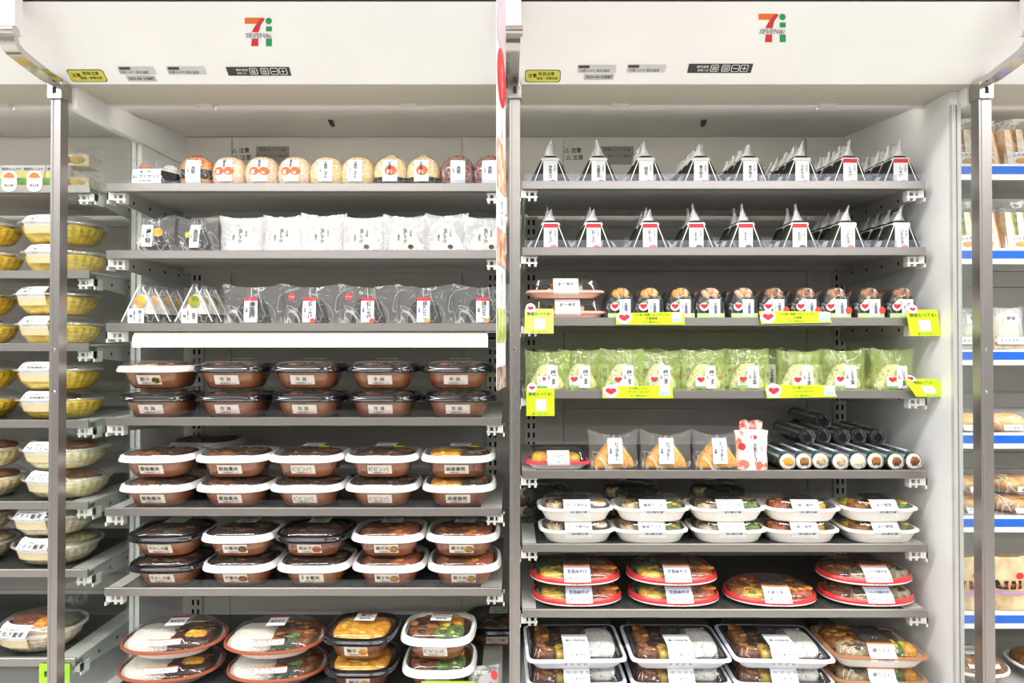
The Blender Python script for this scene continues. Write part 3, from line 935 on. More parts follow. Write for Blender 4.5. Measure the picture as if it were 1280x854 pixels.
# ---- film bag: two pillow sheets with raised corners
def bag_geo(w, h, T, dip, seed, hang=0.0):
    def y_of(u, v):
        e = (1 - abs(u) ** 2.6) * (1 - max(0, v - 0.15) ** 1.6)
        k = mnoise.noise(Vector((u * 2.2, v * 2.4, seed * 2.1))) * 0.10 + (0.35 - abs(mnoise.noise(Vector((u * 2.6 + v, v * 2.2 - u, seed * 1.1))))) * 0.24 + (0.3 - abs(mnoise.noise(Vector((u * 5 - v, v * 3.5, seed))))) * 0.08
        return T * (max(0.03, e) ** 0.55) * (1 + k)
    def P(u, v, s_):
        x = w * u * (1 - 0.06 * math.sin(math.pi * v)) + 0.002 * mnoise.noise(Vector((u, v * 4, seed * 1.7)))
        top = h - dip * math.cos(math.pi * u / 2) + 0.0025 * mnoise.noise(Vector((u * 4, 0, seed)))
        return (x, s_ * y_of(u, v), 0.0005 + top * v)
    b = MB()
    b.grid(lambda a, c: P(a * 2 - 1, c, -1), 22, 16)
    b.grid(lambda a, c: P(1 - a * 2, c, 1), 12, 8)
    def fn(x, t, off=0.0006):
        u = max(-1, min(1, x / w))
        top = h - dip * math.cos(math.pi * u / 2)
        return (x, -y_of(u, max(0, min(1, t / top))) - off, t)
    return b, fn

def bagged(name, w, h, T, dip, seed, fm, ball_m, ball_outline, ball_T, lab_rect, lab_m, title, red_top=None, heartspot=False, extra=None, tm=None, sideprint=False):
    p = Proto(name, 'rice ball')
    b, fn = bag_geo(w, h, T, dip, seed)
    p.add('rice_body', MB().loft(puffy(ball_outline, ball_T, 0.010), True, True).mesh('body', ball_m, 50))
    p.add('film_bag', b.mesh('bag', fm, 180))
    lb = None
    if lab_rect:
        x0, x1, t0, t1 = lab_rect
        g = MB().grid(lambda u, v: fn(x0 + (x1 - x0) * u, t0 + (t1 - t0) * v, 0.0008), 4, 5)
        lb = p.add('label', g.mesh('label', lab_m))
        cx = (x0 + x1) / 2
        if red_top:
            g = MB().grid(lambda u, v: fn(x0 + (x1 - x0) * u, t1 - 0.007 + 0.007 * v, 0.0014), 4, 2)
            p.add('label_header', g.mesh('header', red_top), lb)
        p.add('lettering', lettering([(title, cx + (x1 - x0) * 0.12, (t0 + t1) / 2, (x1 - x0) * 0.5, (t1 - t0) * 0.72, True), ('手巻', cx - (x1 - x0) * 0.3, (t0 + t1) / 2, (x1 - x0) * 0.2, (t1 - t0) * 0.3, True)], fn, tm or BLACK, 0.0018), lb)
    if sideprint:
        p.add('lettering', lettering([(title, 0.0, 0.036, 0.018, 0.034, True), ('北海道', 0.012, 0.042, 0.006, 0.022, True), ('国産米', -0.014, 0.032, 0.006, 0.022, True)], fn, BLACK, 0.0012))
    if heartspot:
        q = p.add('vegetable_sticker', quad(fn, -0.024, -0.002, 0.010, 0.032, PAPERB, off=0.0010), lb)
        p.add('heart_emblem', heart(fn, -0.013, 0.025, 0.008, 0.006, REDINK, 0.0020), lb)
        p.add('sticker_strip', quad(fn, -0.024, -0.002, 0.006, 0.011, mat('sticker_green', '7fae6d', 0.5), 'strip', 0.0014), lb)
    if extra:
        extra(p, fn, lb)
    return p

tri_ol = rpoly([(-0.034, 0.001), (0.034, 0.001), (0.010, 0.054), (-0.010, 0.054)], [0.016, 0.016, 0.012, 0.012], 4)
blk_ol = rpoly([(-0.040, 0.001), (0.040, 0.001), (0.022, 0.060), (-0.022, 0.060)], [0.010, 0.010, 0.022, 0.022], 4)
fat_ol = rpoly([(-0.044, 0.001), (0.044, 0.001), (0.014, 0.058), (-0.014, 0.058)], [0.022, 0.022, 0.016, 0.016], 4)

# second shelf of the rice bowl case
M2 = {}
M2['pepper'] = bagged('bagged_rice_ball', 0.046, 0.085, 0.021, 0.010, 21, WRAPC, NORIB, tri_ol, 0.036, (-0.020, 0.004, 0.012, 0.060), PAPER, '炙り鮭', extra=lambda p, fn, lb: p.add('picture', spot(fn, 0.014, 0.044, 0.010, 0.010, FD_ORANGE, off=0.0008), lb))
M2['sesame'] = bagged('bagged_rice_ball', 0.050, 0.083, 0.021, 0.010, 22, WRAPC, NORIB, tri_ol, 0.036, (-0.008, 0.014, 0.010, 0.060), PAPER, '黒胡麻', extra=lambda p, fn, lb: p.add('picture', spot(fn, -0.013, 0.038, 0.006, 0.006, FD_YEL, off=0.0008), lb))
for k in range(7):
    M2[k] = bagged('bagged_rice_ball', 0.049, 0.082 + 0.003 * (k % 3), 0.021, 0.008, 30 + k, WRAPW, RICE, fat_ol, 0.026, None, None, '塩むすび', sideprint=True,
                   extra=(lambda p, fn, lb: p.add('picture', spot(fn, 0.012, 0.012, 0.006, 0.005, mat('picture_grey', '4a4648', 0.5), off=0.0012))) if k >= 3 else None)
D, z = SH['M2']
for c, (px, kk) in enumerate(((186, 'pepper'), (241, 'sesame'), (298, 0), (352, 1), (401, 2), (452, 3), (505, 4), (557, 5), (606, 6))):
    desc = {'pepper': 'clear bag, dark rice ball, orange picture beside white label', 'sesame': 'clear bag, dark rice ball, yellow dot beside white label'}.get(kk, 'cloudy bag of plain white salted rice ball')
    M2[kk].put((xat(px, D + 0.012), D + 0.034 + 0.001 * (c % 3), z), '%s, %s from noodle case, second shelf' % (desc, ORD[c]), None, (-1) ** c * 0.09)
# a second rank close behind
for c, px in enumerate((330, 378, 428, 480, 532)):
    M2[c].put((xat(px, D + 0.08), D + 0.092, z), 'cloudy bagged white rice ball, %s in the second rank, second shelf of rice bowl case' % ORD[c], 'second rank of bagged white rice balls', 0.1)

# third shelf: clear triangular packs, then bags of black rice balls
def wedge(pic, title, seed, dark_right):
    p = Proto('triangular_rice_pack', 'rice ball')
    T = 0.040
    ol = rpoly([(-0.043, 0.0), (0.043, 0.0), (0.004, 0.088), (-0.004, 0.088)], 0.006)
    inn = rpoly([(-0.036, 0.002), (0.036, 0.002), (0.006, 0.066), (-0.006, 0.066)], 0.012)
    p.add('rice_body', MB().loft(puffy(inn, T - 0.008, 0.006), True, True).mesh('rice', RICE, 50))
    p.add('nori_band', MB().box(-0.028, 0.034, -T / 2 + 0.002, T / 2 - 0.003, 0.001, 0.022).mesh('nori', NORIB))
    p.add('film_pack', MB().loft(puffy(ol, T, 0.003), True, True).mesh('pack', WRAPC, 40))
    fn = flat(-T / 2)
    ed = MB()
    for s_ in (-1, 1):
        ed.poly([fn(s_ * 0.0375, 0.006, 0.001), fn(s_ * 0.0405, 0.006, 0.001), fn(s_ * 0.006, 0.080, 0.001), fn(s_ * 0.003, 0.080, 0.001)])
    p.add('film_edge', ed.mesh('edge', mat('film_seam_white', 'eceae6', 0.35)))
    p.add('picture', spot(fn, 0.0, 0.050, 0.012, 0.013, pic, off=0.001))
    lb = p.add('label', quad(fn, -0.026, 0.008, 0.001, 0.034, PAPER, off=0.0012))
    p.add('lettering', lettering([(title, 0.0, 0.018, 0.008, 0.026, True), ('手巻おにぎり', -0.012, 0.018, 0.005, 0.024, True), ('鮭', -0.019, 0.018, 0.007, 0.008)], fn, BLACK, 0.002), lb)
    return p
W1, W2 = wedge(mat('picture_peach', 'ee8a52', 0.5, col2='f2b23f', scale=60), '鮭いくら', 1, True), wedge(mat('picture_olive', '9a9a28', 0.5, col2='5d6d1f', scale=80), '高菜', 2, False)
D, z = SH['M3']
for c, (W, px, n, nm) in enumerate(((W1, 174, 4, 'orange picture'), (W2, 241, 3, 'olive picture'))):
    for k in range(n):
        lab = 'pointed clear pack of rice ball with %s, third shelf of rice bowl case' % nm if k == 0 else 'pointed clear pack, %s in queue behind pack with %s, third shelf' % (ORD[k], nm)
        W.put((xat(px, D + 0.01) + (0.004 * k if c == 0 else 0.002 * k), D + 0.032 + 0.043 * k, z), lab, None if k == 0 else 'packs queued behind %s' % nm, 0.06)
M3 = {}
def redmark(p, fn, lb):
    p.add('red_mark', spot(fn, -0.040, 0.060, 0.008, 0.008, REDINK, 'mark', 0.001))
    p.add('lettering', lettering([('おすすめ', -0.040, 0.060, 0.012, 0.004)], fn, PAPER, 0.0016))
for k, (ttl, pic, mark) in enumerate((('南高梅', None, False), ('紅しゃけ', PIC_RED, True), ('紅しゃけ', PIC_RED, True), ('焼たらこ', FD_ORANGE, False), ('焼たらこ', FD_ORANGE, False))):
    def ex(p, fn, lb, pic=pic, mark=mark):
        if pic:
            p.add('picture', spot(fn, 0.010, 0.008, 0.006, 0.005, pic, off=0.0016), lb)
        if mark:
            redmark(p, fn, lb)
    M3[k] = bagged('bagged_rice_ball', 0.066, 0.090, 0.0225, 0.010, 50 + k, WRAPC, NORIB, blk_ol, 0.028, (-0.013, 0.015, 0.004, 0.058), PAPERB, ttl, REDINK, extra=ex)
for c, px in enumerate((312, 386, 458, 529, 602)):
    M3[c].put((xat(px, D + 0.012), D + 0.034 + 0.002 * (c % 2), z), 'wide clear bag of black nori rice ball, %s from pointed packs, third shelf' % ORD[c], None, (-1) ** c * 0.05)

# fifth shelf of the bento case: bags of fried tofu rice balls
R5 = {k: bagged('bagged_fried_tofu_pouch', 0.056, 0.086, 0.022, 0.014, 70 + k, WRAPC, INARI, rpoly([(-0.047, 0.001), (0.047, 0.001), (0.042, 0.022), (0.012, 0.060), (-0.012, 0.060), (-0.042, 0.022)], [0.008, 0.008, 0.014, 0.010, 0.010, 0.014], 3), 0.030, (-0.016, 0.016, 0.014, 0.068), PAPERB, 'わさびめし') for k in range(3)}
D, z = SH['R5']
for k, px in enumerate((768, 834, 899)):
    R5[k].put((xat(px, D + 0.012), D + 0.034, z), 'clear bag with golden fried tofu pouch, %s from pink tray, fifth shelf of bento case' % ORD[k], None, (-1) ** k * 0.08)
# red and white printed pack beside them
p = Proto('printed_rice_pack', 'rice pack')
bg, fn = bag_geo(0.036, 0.082, 0.024, -0.004, 91)
p.add('printed_bag', bg.mesh('bag', mat('printed_white_film', 'f1e6e0', 0.3, coat=0.4, col2='e86a4e', scale=26, lo=0.60, hi=0.64), 180))
p.add('frilled_top', MB().grid(lambda u, v: ((u - 0.5) * 0.05 + 0.006 * math.sin(9 * u) * v, 0.004 * math.sin(14 * u), 0.080 + 0.022 * v + 0.004 * math.sin(11 * u) * v), 12, 3).mesh('frill', mat('frill_red', 'e05a48', 0.3, col2='f3e9e4', scale=60), 180))
p.add('lettering', lettering([('赤飯おむすび', 0.002, 0.034, 0.010, 0.048, True), ('もち米', 0.016, 0.046, 0.005, 0.02, True)], fn, BLACK, 0.001))
p.add('red_mark', spot(fn, 0.0, 0.070, 0.008, 0.005, REDINK, 'mark', 0.0008))
p.add('red_mark', spot(fn, -0.025, 0.05, 0.007, 0.008, REDINK, 'mark', 0.0008))
p.add('red_mark', spot(fn, -0.022, 0.012, 0.010, 0.010, mat('salmon_print', 'ee7d62', 0.5), 'mark', 0.0008))
p.put((xat(943, D + 0.012), D + 0.036, z), 'red and white printed rice pack with frilled top beside sushi rolls')

# fourth shelf of the bento case: green bags
def leafy(p, fn, lb):
    pass
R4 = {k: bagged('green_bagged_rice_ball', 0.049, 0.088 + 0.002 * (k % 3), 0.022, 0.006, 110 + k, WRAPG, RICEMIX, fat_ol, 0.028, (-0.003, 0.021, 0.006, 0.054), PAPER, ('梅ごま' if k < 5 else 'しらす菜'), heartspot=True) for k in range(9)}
D, z = SH['R4']
R4PX = (684, 727, 779, 828, 882, 940, 1003, 1063, 1121)
for k, px in enumerate(R4PX):
    R4[k].put((xat(px, D + 0.012), D + 0.032 + 0.016 * (k % 2), z), 'green film bag of mixed rice ball, %s from centre post, fourth shelf of bento case' % ORD[k], None, (-1) ** k * 0.07)
for k, px in enumerate((700, 750, 800, 855, 905, 960, 1015, 1065, 1105)):
    R4[k].put((xat(px, D + 0.085), D + 0.102 + 0.016 * (k % 2), z), 'green film bag behind the %s front one, fourth shelf of bento case' % ORD[k], 'rear rank of green bags', 0.05)

# ---- half-moon rice balls with a topping showing (bento case, third shelf)
def halfmoon(top_m, body_m, seed, red_dot):
    T = 0.046
    p = Proto('half_moon_rice_ball', 'rice ball')
    ol = rpoly([(-0.032, 0.0), (0.032, 0.0), (0.027, 0.042), (0.014, 0.066), (-0.014, 0.066), (-0.027, 0.042)], [0.006, 0.006, 0.016, 0.012, 0.012, 0.016], 3)
    p.add('nori_body', MB().loft(puffy(ol, T, 0.008), True, True).mesh('nori', NORIB, 50))
    tp = MB()
    for k in range(3):
        tp.blob((-0.010 + 0.010 * k, -T / 2 + 0.006, 0.053 + (0.004 if k == 1 else 0)), (0.010, 0.009, 0.011), seed + k, 10, 6, 0.3)
    p.add('topping', tp.mesh('topping', top_m, 180))
    rc = MB().blob((0.0, -T / 2 + 0.004, 0.036), (0.022, 0.006, 0.010), seed + 9, 12, 6, 0.25)
    p.add('filling', rc.mesh('filling', body_m, 180))
    ol2 = [(x * 1.04, 0.0003 + z_ * 1.03) for x, z_ in ol]
    p.add('film_wrap', MB().loft(puffy(ol2, T + 0.008, 0.007), True, True).mesh('wrap', WRAP, 50))
    fn = flat(-T / 2 - 0.004)
    p.add('green_band', quad(fn, -0.029, 0.029, 0.001, 0.012, mat('band_green', 'b9d98f', 0.5), 'band', 0.0006))
    lb = p.add('label', quad(fn, -0.004, 0.020, 0.006, 0.042, PAPERB, off=0.0010))
    p.add('lettering', lettering([('大葉味噌', 0.010, 0.023, 0.007, 0.030, True), ('ごはん', 0.002, 0.026, 0.004, 0.016, True)], fn, mat('ink_blue', '2c3350', 0.5), 0.0018), lb)
    st = p.add('vegetable_sticker', spot(fn, -0.014, 0.026, 0.010, 0.009, PAPER, 'sticker', 0.0010))
    p.add('heart_emblem', heart(fn, -0.014, 0.027, 0.008, 0.006, REDINK, 0.0018), st)
    if red_dot:
        p.add('red_dot', spot(fn, 0.024, 0.018, 0.007, 0.008, mat('dot_red', 'ec4a3c', 0.4), 'dot', 0.0014))
    return p
HM = [halfmoon(FD_ORANGE, FD_GREEN, 3, False), halfmoon(mat('roe_salmon', 'd98a58', 0.4, col2='e8b08a', scale=90, bump=0.8), FD_DKGRN, 5, False), halfmoon(FD_FRY, RICEOR, 8, True)]
D, z = SH['R3']
for k, px in enumerate((776, 813, 851, 889, 930, 969, 1008, 1047, 1088, 1130)):
    kind = 0 if k < 3 else (1 if k < 5 else 2)
    for j in range(2):
        lab = ('%s rice ball in clear wrap, %s from pink sushi packs, third shelf' % (['half-moon egg-topped', 'half-moon salmon-topped', 'half-moon fried-topped red-dotted'][kind], ORD[k])) if j == 0 else 'wrapped half-moon rice ball behind the %s front one, third shelf of bento case' % ORD[k]
        HM[kind].put((xat(px, D + 0.01), D + 0.036 + 0.057 * j, z), lab, None if j == 0 else 'rear rank of half-moon rice balls', (-1) ** k * 0.04)

# ---- round rice balls (rice bowl case, top shelf)
def round_ball(m, label_kind, seed, nori=False, band_mid=False, top=None):
    p = Proto('round_rice_ball', 'rice ball')
    prof = [(a * 1.06, b * 1.06, c * 1.07) for a, b, c in [(0.022, 0.020, 0.0), (0.031, 0.027, 0.004), (0.0345, 0.030, 0.014), (0.0355, 0.031, 0.026), (0.034, 0.0295, 0.040), (0.029, 0.025, 0.052), (0.020, 0.017, 0.060), (0.008, 0.007, 0.0635)]]
    p.add('rice_body', MB().loft(profile(prof, 2.3, 28), True, True).mesh('rice', m, 180))
    st = Strip(prof[1:-1], 2.3)
    film_prof = [(a + 0.0016, b + 0.0016, max(0.0004, c + (0.0012 if c > 0.03 else 0))) for a, b, c in prof]
    p.add('film_wrap', MB().loft(profile(film_prof, 2.3, 28), True, True).mesh('wrap', WRAP, 180))
    fs = Strip(film_prof[1:-1], 2.3)
    if nori:
        nb = [(a + 0.0008, b + 0.0008, c) for a, b, c in prof[1:3]] + [(0.0382, 0.0335, 0.019)]
        p.add('nori_band', MB().loft(profile(nb, 2.3, 28)).mesh('nori', NORIB, 180))
    if band_mid:
        nb = [(0.0374, 0.0325, 0.016), (0.0385, 0.0336, 0.027), (0.0376, 0.0327, 0.037)]
        p.add('nori_band', MB().loft(profile(nb, 2.3, 28)).mesh('nori', NORIB, 180))
    if top:
        p.add('topping', MB().blob((0.002, -0.006, 0.0650), (0.013, 0.012, 0.007), seed, 12, 6, 0.4).mesh('topping', top, 180))
    L = fs.len
    a, b = 0.08 * L, 0.80 * L
    w_ = 0.016 if label_kind != 'pair' else 0.017
    lb = p.add('label', band(fs, -w_, w_, a if label_kind != 'bottom' else 0.02 * L, b, PAPERB if label_kind == 'bottom' else PAPER, nu=6, nv=8))
    if label_kind == 'pair':
        for s_ in (-1, 1):
            p.add('picture', spot(fs, s_ * 0.0105, 0.42 * L, 0.011, 0.009, mat('picture_vivid_orange', 'ea7434', 0.5, col2='d9562a', scale=120), off=0.0012), lb)
        p.add('lettering', lettering([('鶏五目', 0.0, 0.66 * L, 0.007, 0.018, True)], fs, BLACK, 0.0016), lb)
    elif label_kind == 'disc':
        p.add('picture', spot(fs, 0.002, 0.44 * L, 0.013, 0.011, mat('picture_vivid_orange', 'ea7434', 0.5, col2='d9562a', scale=120), off=0.0012), lb)
        p.add('lettering', lettering([('半熟煮玉子', 0.0, 0.50 * L, 0.007, 0.034, True)], fs, BLACK, 0.0018), lb)
    else:
        p.add('lettering', lettering([('五目ごはん' if label_kind == 'plain' else '赤飯', 0.002, 0.45 * L, 0.009, 0.036, True), ('もち', -0.009, 0.42 * L, 0.005, 0.014, True)], fs, BLACK, 0.0016), lb)
    return p
RB = [round_ball(mat('ketchup_rice', 'dd7a2c', 0.5, col2='f0b06a', scale=200, bump=1), 'bottom', 1, band_mid=True, top=FD_RED), round_ball(RICEOR, 'pair', 2), round_ball(RICEYE, 'plain', 3), round_ball(RICEYE, 'disc', 4, nori=True, top=RICEOR), round_ball(RICERD, 'bottom', 5, top=FD_RED)]
RBN = ['orange ketchup rice ball with black nori band', 'salmon-tinted round rice ball with paired orange pictures', 'yellow round rice ball with white label', 'round rice ball with orange disc above black nori base', 'reddish-brown round rice ball with blue-white label']
D, z = SH['M1']
for k, (px, kd) in enumerate(((245, 0), (286, 1), (327, 1), (368, 1), (408, 2), (447, 2), (488, 3), (529, 3), (572, 4), (613, 4))):
    RB[kd].put((xat(px, D + 0.035), D + 0.044, z), '%s, %s from rice ball set' % (RBN[kd], ORD[k]), None, (-1) ** k * 0.06)
# the rice ball set in a clear pack at the partition end
p = Proto('rice_ball_set', 'rice ball set')
bg, fn = bag_geo(0.062, 0.070, 0.036, 0.010, 131)
p.add('rice_ball', MB().loft(puffy(rpoly([(0.0, 0.004), (0.056, 0.004), (0.04, 0.052), (0.016, 0.054)], 0.012), 0.03, 0.008), True, True).mesh('rice', RICE, 50))
p.add('nori_band', MB().prism([(0.020, 0.010), (0.057, 0.018), (0.056, 0.028), (0.022, 0.036)], -0.034, 0.016).mesh('nori', NORIB))
fc = MB().blob((-0.036, 0.0, 0.022), (0.020, 0.018, 0.020), 3, 12, 7, 0.3)
p.add('fried_chicken', fc.mesh('chicken', FD_FRY, 180))
p.add('salmon_piece', MB().blob((-0.028, -0.006, 0.048), (0.013, 0.010, 0.008), 4).mesh('salmon', mat('salmon_flake', 'ef7a4c', 0.45, col2='f4a27c', scale=60), 180))
p.add('tray', MB().loft(profile([(0.058, 0.032, 0.0005), (0.064, 0.037, 0.010), (0.066, 0.039, 0.011)], 5), True).mesh('tray', CLEAR, 50))
p.add('film_bag', bg.mesh('bag', WRAPC, 180))
lb = p.add('label', MB().grid(lambda u, v: fn(-0.046 + 0.07 * u, 0.006 + 0.034 * v, 0.0008), 5, 4).mesh('label', PAPER))
p.add('lettering', lettering([('おにぎりセット', -0.011, 0.022, 0.062, 0.010), ('鮭・昆布', -0.011, 0.032, 0.03, 0.006), ('おかず付', -0.011, 0.012, 0.03, 0.006)], fn, mat('ink_blue', '2c3350', 0.5), 0.0016), lb)
p.put((xat(187, D + 0.02), D + 0.056, z), 'clear pack with white label holding rice balls and fried chicken, top shelf')

# ---- rice bowls with lids
def rice_bowl(rim_m, body_m, foods, title, accent=None, yellow=False, top_card=True, seed=0, big=1.0, red_card=False, sc_h=1.0):
    p = Proto('rice_bowl_pack', 'rice bowl')
    k = big
    n = 3.4
    q_ = 1.16
    body = [(0.051 * k, 0.042 * k * q_, 0.0), (0.0555 * k, 0.046 * k * q_, 0.004), (0.063 * k, 0.053 * k * q_, 0.022 * sc_h), (0.070 * k, 0.059 * k * q_, 0.041 * sc_h)]
    z0 = 0.041 * sc_h
    p.add('bowl', MB().loft(profile(body, n), True).mesh('bowl', body_m, 50))
    p.add('bowl_lip', MB().loft(profile([(0.0702 * k, 0.0592 * k * q_, z0 - 0.002), (0.073 * k, 0.062 * k * q_, z0)], n)).mesh('lip', CLEAR, 50))
    rim = [(0.069 * k, 0.058 * k * q_, z0 - 0.001), (0.0795 * k, 0.068 * k * q_, z0 - 0.0055), (0.0815 * k, 0.070 * k * q_, z0 - 0.004), (0.081 * k, 0.0695 * k * q_, z0 + 0.001), (0.0795 * k, 0.068 * k * q_, z0 + 0.003), (0.079 * k, 0.067 * k * q_, z0 + 0.007), (0.073 * k, 0.061 * k * q_, z0 + 0.0085)]
    p.add('lid_rim', MB().loft(profile(rim, n)).mesh('rim', rim_m, 40))
    fd = None
    for j, (fm, cx, cy, rx, ry) in enumerate(foods):
        mound(p, 'topping', fm, (cx * k, cy * k * q_, z0 + 0.002), (rx * k, ry * k * q_, 0.009), seed + j)
    dome = [(0.073 * k, 0.061 * k * q_, z0 + 0.0085), (0.070 * k, 0.058 * k * q_, z0 + 0.014), (0.064 * k, 0.052 * k * q_, z0 + 0.0185), (0.052 * k, 0.042 * k * q_, z0 + 0.0195), (0.02 * k, 0.015 * k * q_, z0 + 0.020)]
    dm = p.add('lid_dome', MB().loft(profile(dome, n), False, True).mesh('dome', CLEAR, 40))
    st = Strip(body[1:], n)
    lw = 0.026 * k
    lb = p.add('label', band(st, -lw, lw, 0.006, 0.028 * sc_h, CREAMP, nu=8, nv=3))
    p.add('lettering', lettering([(title, -0.002 - (0.006 if accent else 0), 0.0185 * sc_h, 0.042 if not accent else 0.028, 0.010), ('内容量 電子レンジ', 0.002, 0.0095 * sc_h, 0.038, 0.004)], st, BLACK, 0.0014), lb)
    if accent:
        p.add('picture', spot(st, 0.016 * k, 0.016 * sc_h, 0.010, 0.008, accent, off=0.0012), lb)
    topz = z0 + 0.0205
    tf = lambda x, t, off=0.0006: (x, t, topz + off)
    if top_card:
        c = p.add('top_sticker', quad(tf, -0.020 * k, 0.026 * k, -0.008 * k, 0.036 * k, PAPER, 'sticker'))
        p.add('lettering', lettering([(title, 0.003, 0.020 * k, 0.036, 0.012), ('¥498', 0.003, 0.002 * k, 0.024, 0.010)], tf, BLACK, 0.0012), c)
        if red_card:
            p.add('sticker_header', quad(tf, -0.020 * k, 0.026 * k, 0.027 * k, 0.034 * k, mat('dark_red_print', '8e2a34', 0.5), 'header', 0.001), c)
    if yellow:
        tf2 = lambda x, t, off=0.0006: (x, t, topz + off)
        p.add('yellow_mark', spot(tf2, 0.034 * k, -0.020 * k, 0.013, 0.008, YEL, 'mark', 0.0008))
    p.h = topz + 0.0016
    return p
BK = lambda m: [(m, 0, 0, 0.060, 0.050)]
TWO = lambda a, b: [(a, -0.022, 0, 0.042, 0.046), (b, 0.028, 0, 0.036, 0.044)]
B_ACC = mat('picture_dark_yellow', '3a3430', 0.5, col2='d9bb2a', scale=70, lo=0.48, hi=0.54)
MUST = mat('picture_mustard', 'b58a3a', 0.5, col2='5a4630', scale=70)
DARKRIM = mat('black_gloss_rim', '0e0e14', 0.12, coat=0.3)
MB4 = [rice_bowl(DARKRIM, SAUCE, BK(FD_DARK), '牛 丼', seed=1), rice_bowl(WHITEPL, SAUCE, TWO(FD_CREAM, FD_MEAT), '豚汁', accent=B_ACC, seed=2, top_card=False)]
MB5 = [rice_bowl(WHITEPL, SAUCE, TWO(FD_MEAT, FD_DARK), '豚角煮丼', seed=3, top_card=False), rice_bowl(WHITEPL, SAUCE, TWO(FD_DARK, FD_DARK), 'ビビンバ', seed=4, yellow=True), rice_bowl(WHITEPL, SAUCE2, TWO(FD_ORANGE, FD_DARK), '麻婆春雨', seed=5, yellow=True)]
MB6 = [rice_bowl(DARKRIM, SAUCE, BK(FD_DARK), '牛めし大盛', seed=6), rice_bowl(WHITEPL, SAUCE, BK(FD_DARK), '中華丼', accent=FD_MEAT, seed=7), rice_bowl(DARKRIM, SAUCE2, BK(FD_DARK), '明太子', accent=FD_RED, seed=8), rice_bowl(WHITEPL, SAUCE, TWO(FD_DARK, FD_DARK), 'うま煮丼', seed=9), rice_bowl(WHITEPL, SAUCE, TWO(FD_MEAT, FD_RED), '親子丼', accent=MUST, seed=10)]
def stack2(shelf_key, px, top, bot, i, tl, bl, jt=0.0, back=0.058, dz=0.0):
    D, z = SH[shelf_key]
    d = D + 0.012 + back
    x = xat(px, d)
    bot.put((x + jt, d, z), bl, None, 0.012 * (-1) ** i)
    top.put((x, d, z + bot.h), tl, None, -0.015 * (-1) ** i)
rimname = {True: 'white-rimmed', False: 'black-lidded'}
for i, px in enumerate((205, 297, 389, 481, 573)):
    t_ = MB4[1] if i == 0 else MB4[0]
    stack2('M4', px, t_, MB4[0], i, '%s brown rice bowl, upper of %s stack from noodle case, fourth shelf' % ('white-rimmed' if i == 0 else 'black-lidded', ORD[i]), 'black-lidded brown rice bowl, lower of %s stack from noodle case, fourth shelf' % ORD[i], 0.003)
for i, px in enumerate((208, 301, 390, 481, 574)):
    t_ = MB5[0] if i < 2 else (MB5[1] if i < 4 else MB5[2])
    stack2('M5', px, t_, t_, i, 'white-rimmed rice bowl%s, upper of %s stack from noodle case, fifth shelf' % (' with yellow spot' if i > 1 else '', ORD[i]), 'white-rimmed rice bowl, lower of %s stack from noodle case, fifth shelf' % ORD[i], 0.002)
for i, px in enumerate((219, 308, 398, 489, 580)):
    t_ = MB6[min(i, 4)] if i != 3 else MB6[4]
    if i == 2:
        t_ = MB6[2]
    b_ = MB6[3] if i == 2 else t_
    stack2('M6', px, t_, b_, i, '%s rice bowl, upper of %s stack from noodle case, sixth shelf' % ('black-lidded' if i in (0, 2) else 'white-rimmed', ORD[i]), '%s rice bowl, lower of %s stack from noodle case, sixth shelf' % ('black-lidded' if i == 0 else 'white-rimmed', ORD[i]), 0.003)
D, z = SH['M5']
d = D + 0.255
for k in range(2):
    MB5[0].put((xat(262, d) + 0.002 * k, d, z + k * MB5[0].h), '%s white-rimmed rice bowl of the stack at shelf rear, fifth shelf of rice bowl case' % ('upper' if k else 'lower'))
# taller deep bowls on the bottom deck
DEEPB = rice_bowl(BLACKPL, SAUCE2, [(FD_ORANGE, 0, -0.004, 0.062, 0.050), (FD_GREEN, 0.0, 0.026, 0.012, 0.008)], '親子', accent=FD_ORANGE, seed=12, big=0.95, red_card=True, sc_h=1.05)
DEEPW = rice_bowl(WHITEPL, SAUCE, [(FD_MEAT, -0.03, 0.0, 0.034, 0.044), (FD_GREEN, 0.024, -0.018, 0.034, 0.026), (FD_ORANGE, 0.012, 0.024, 0.040, 0.024)], 'ビビンバ', seed=13, big=0.97, red_card=True, sc_h=1.05)
D, z = SH['M7']
for i, (px, pr, nm) in enumerate(((456, DEEPB, 'black-rimmed egg bowl'), (551, DEEPW, 'white-rimmed vegetable bowl'))):
    d = D + 0.085
    x = xat(px, d)
    pr.put((x, d, z), '%s, lower of its stack on bottom deck' % nm)
    pr.put((x - 0.002, d, z + pr.h), '%s with red-headed sticker, upper of its stack on bottom deck' % nm, None, -0.05)
d = D + 0.29
MB6[0].put((xat(622, d), d, z), 'black-lidded rice bowl at rear of bottom deck beside centre post')

p = Proto('sauce_packet', 'packet')
bg, fn = bag_geo(0.034, 0.05, 0.008, 0.002, 141)
p.add('film_bag', bg.mesh('bag', mat('packet_grey', 'a6a3a0', 0.35, col2='5e5a55', scale=60, lo=0.5, hi=0.6), 180))
p.add('red_mark', spot(fn, 0.022, 0.03, 0.007, 0.009, REDINK, 'mark', 0.0006))
p.add('lettering', lettering([('温泉卵付', -0.006, 0.036, 0.03, 0.008)], fn, PAPER, 0.001))
p.put((xat(606, 1.46), 1.430, z + 0.001), 'small grey packet with red mark leaning beside white-rimmed vegetable bowls', None, 0, (-0.5, 0, 0.1))

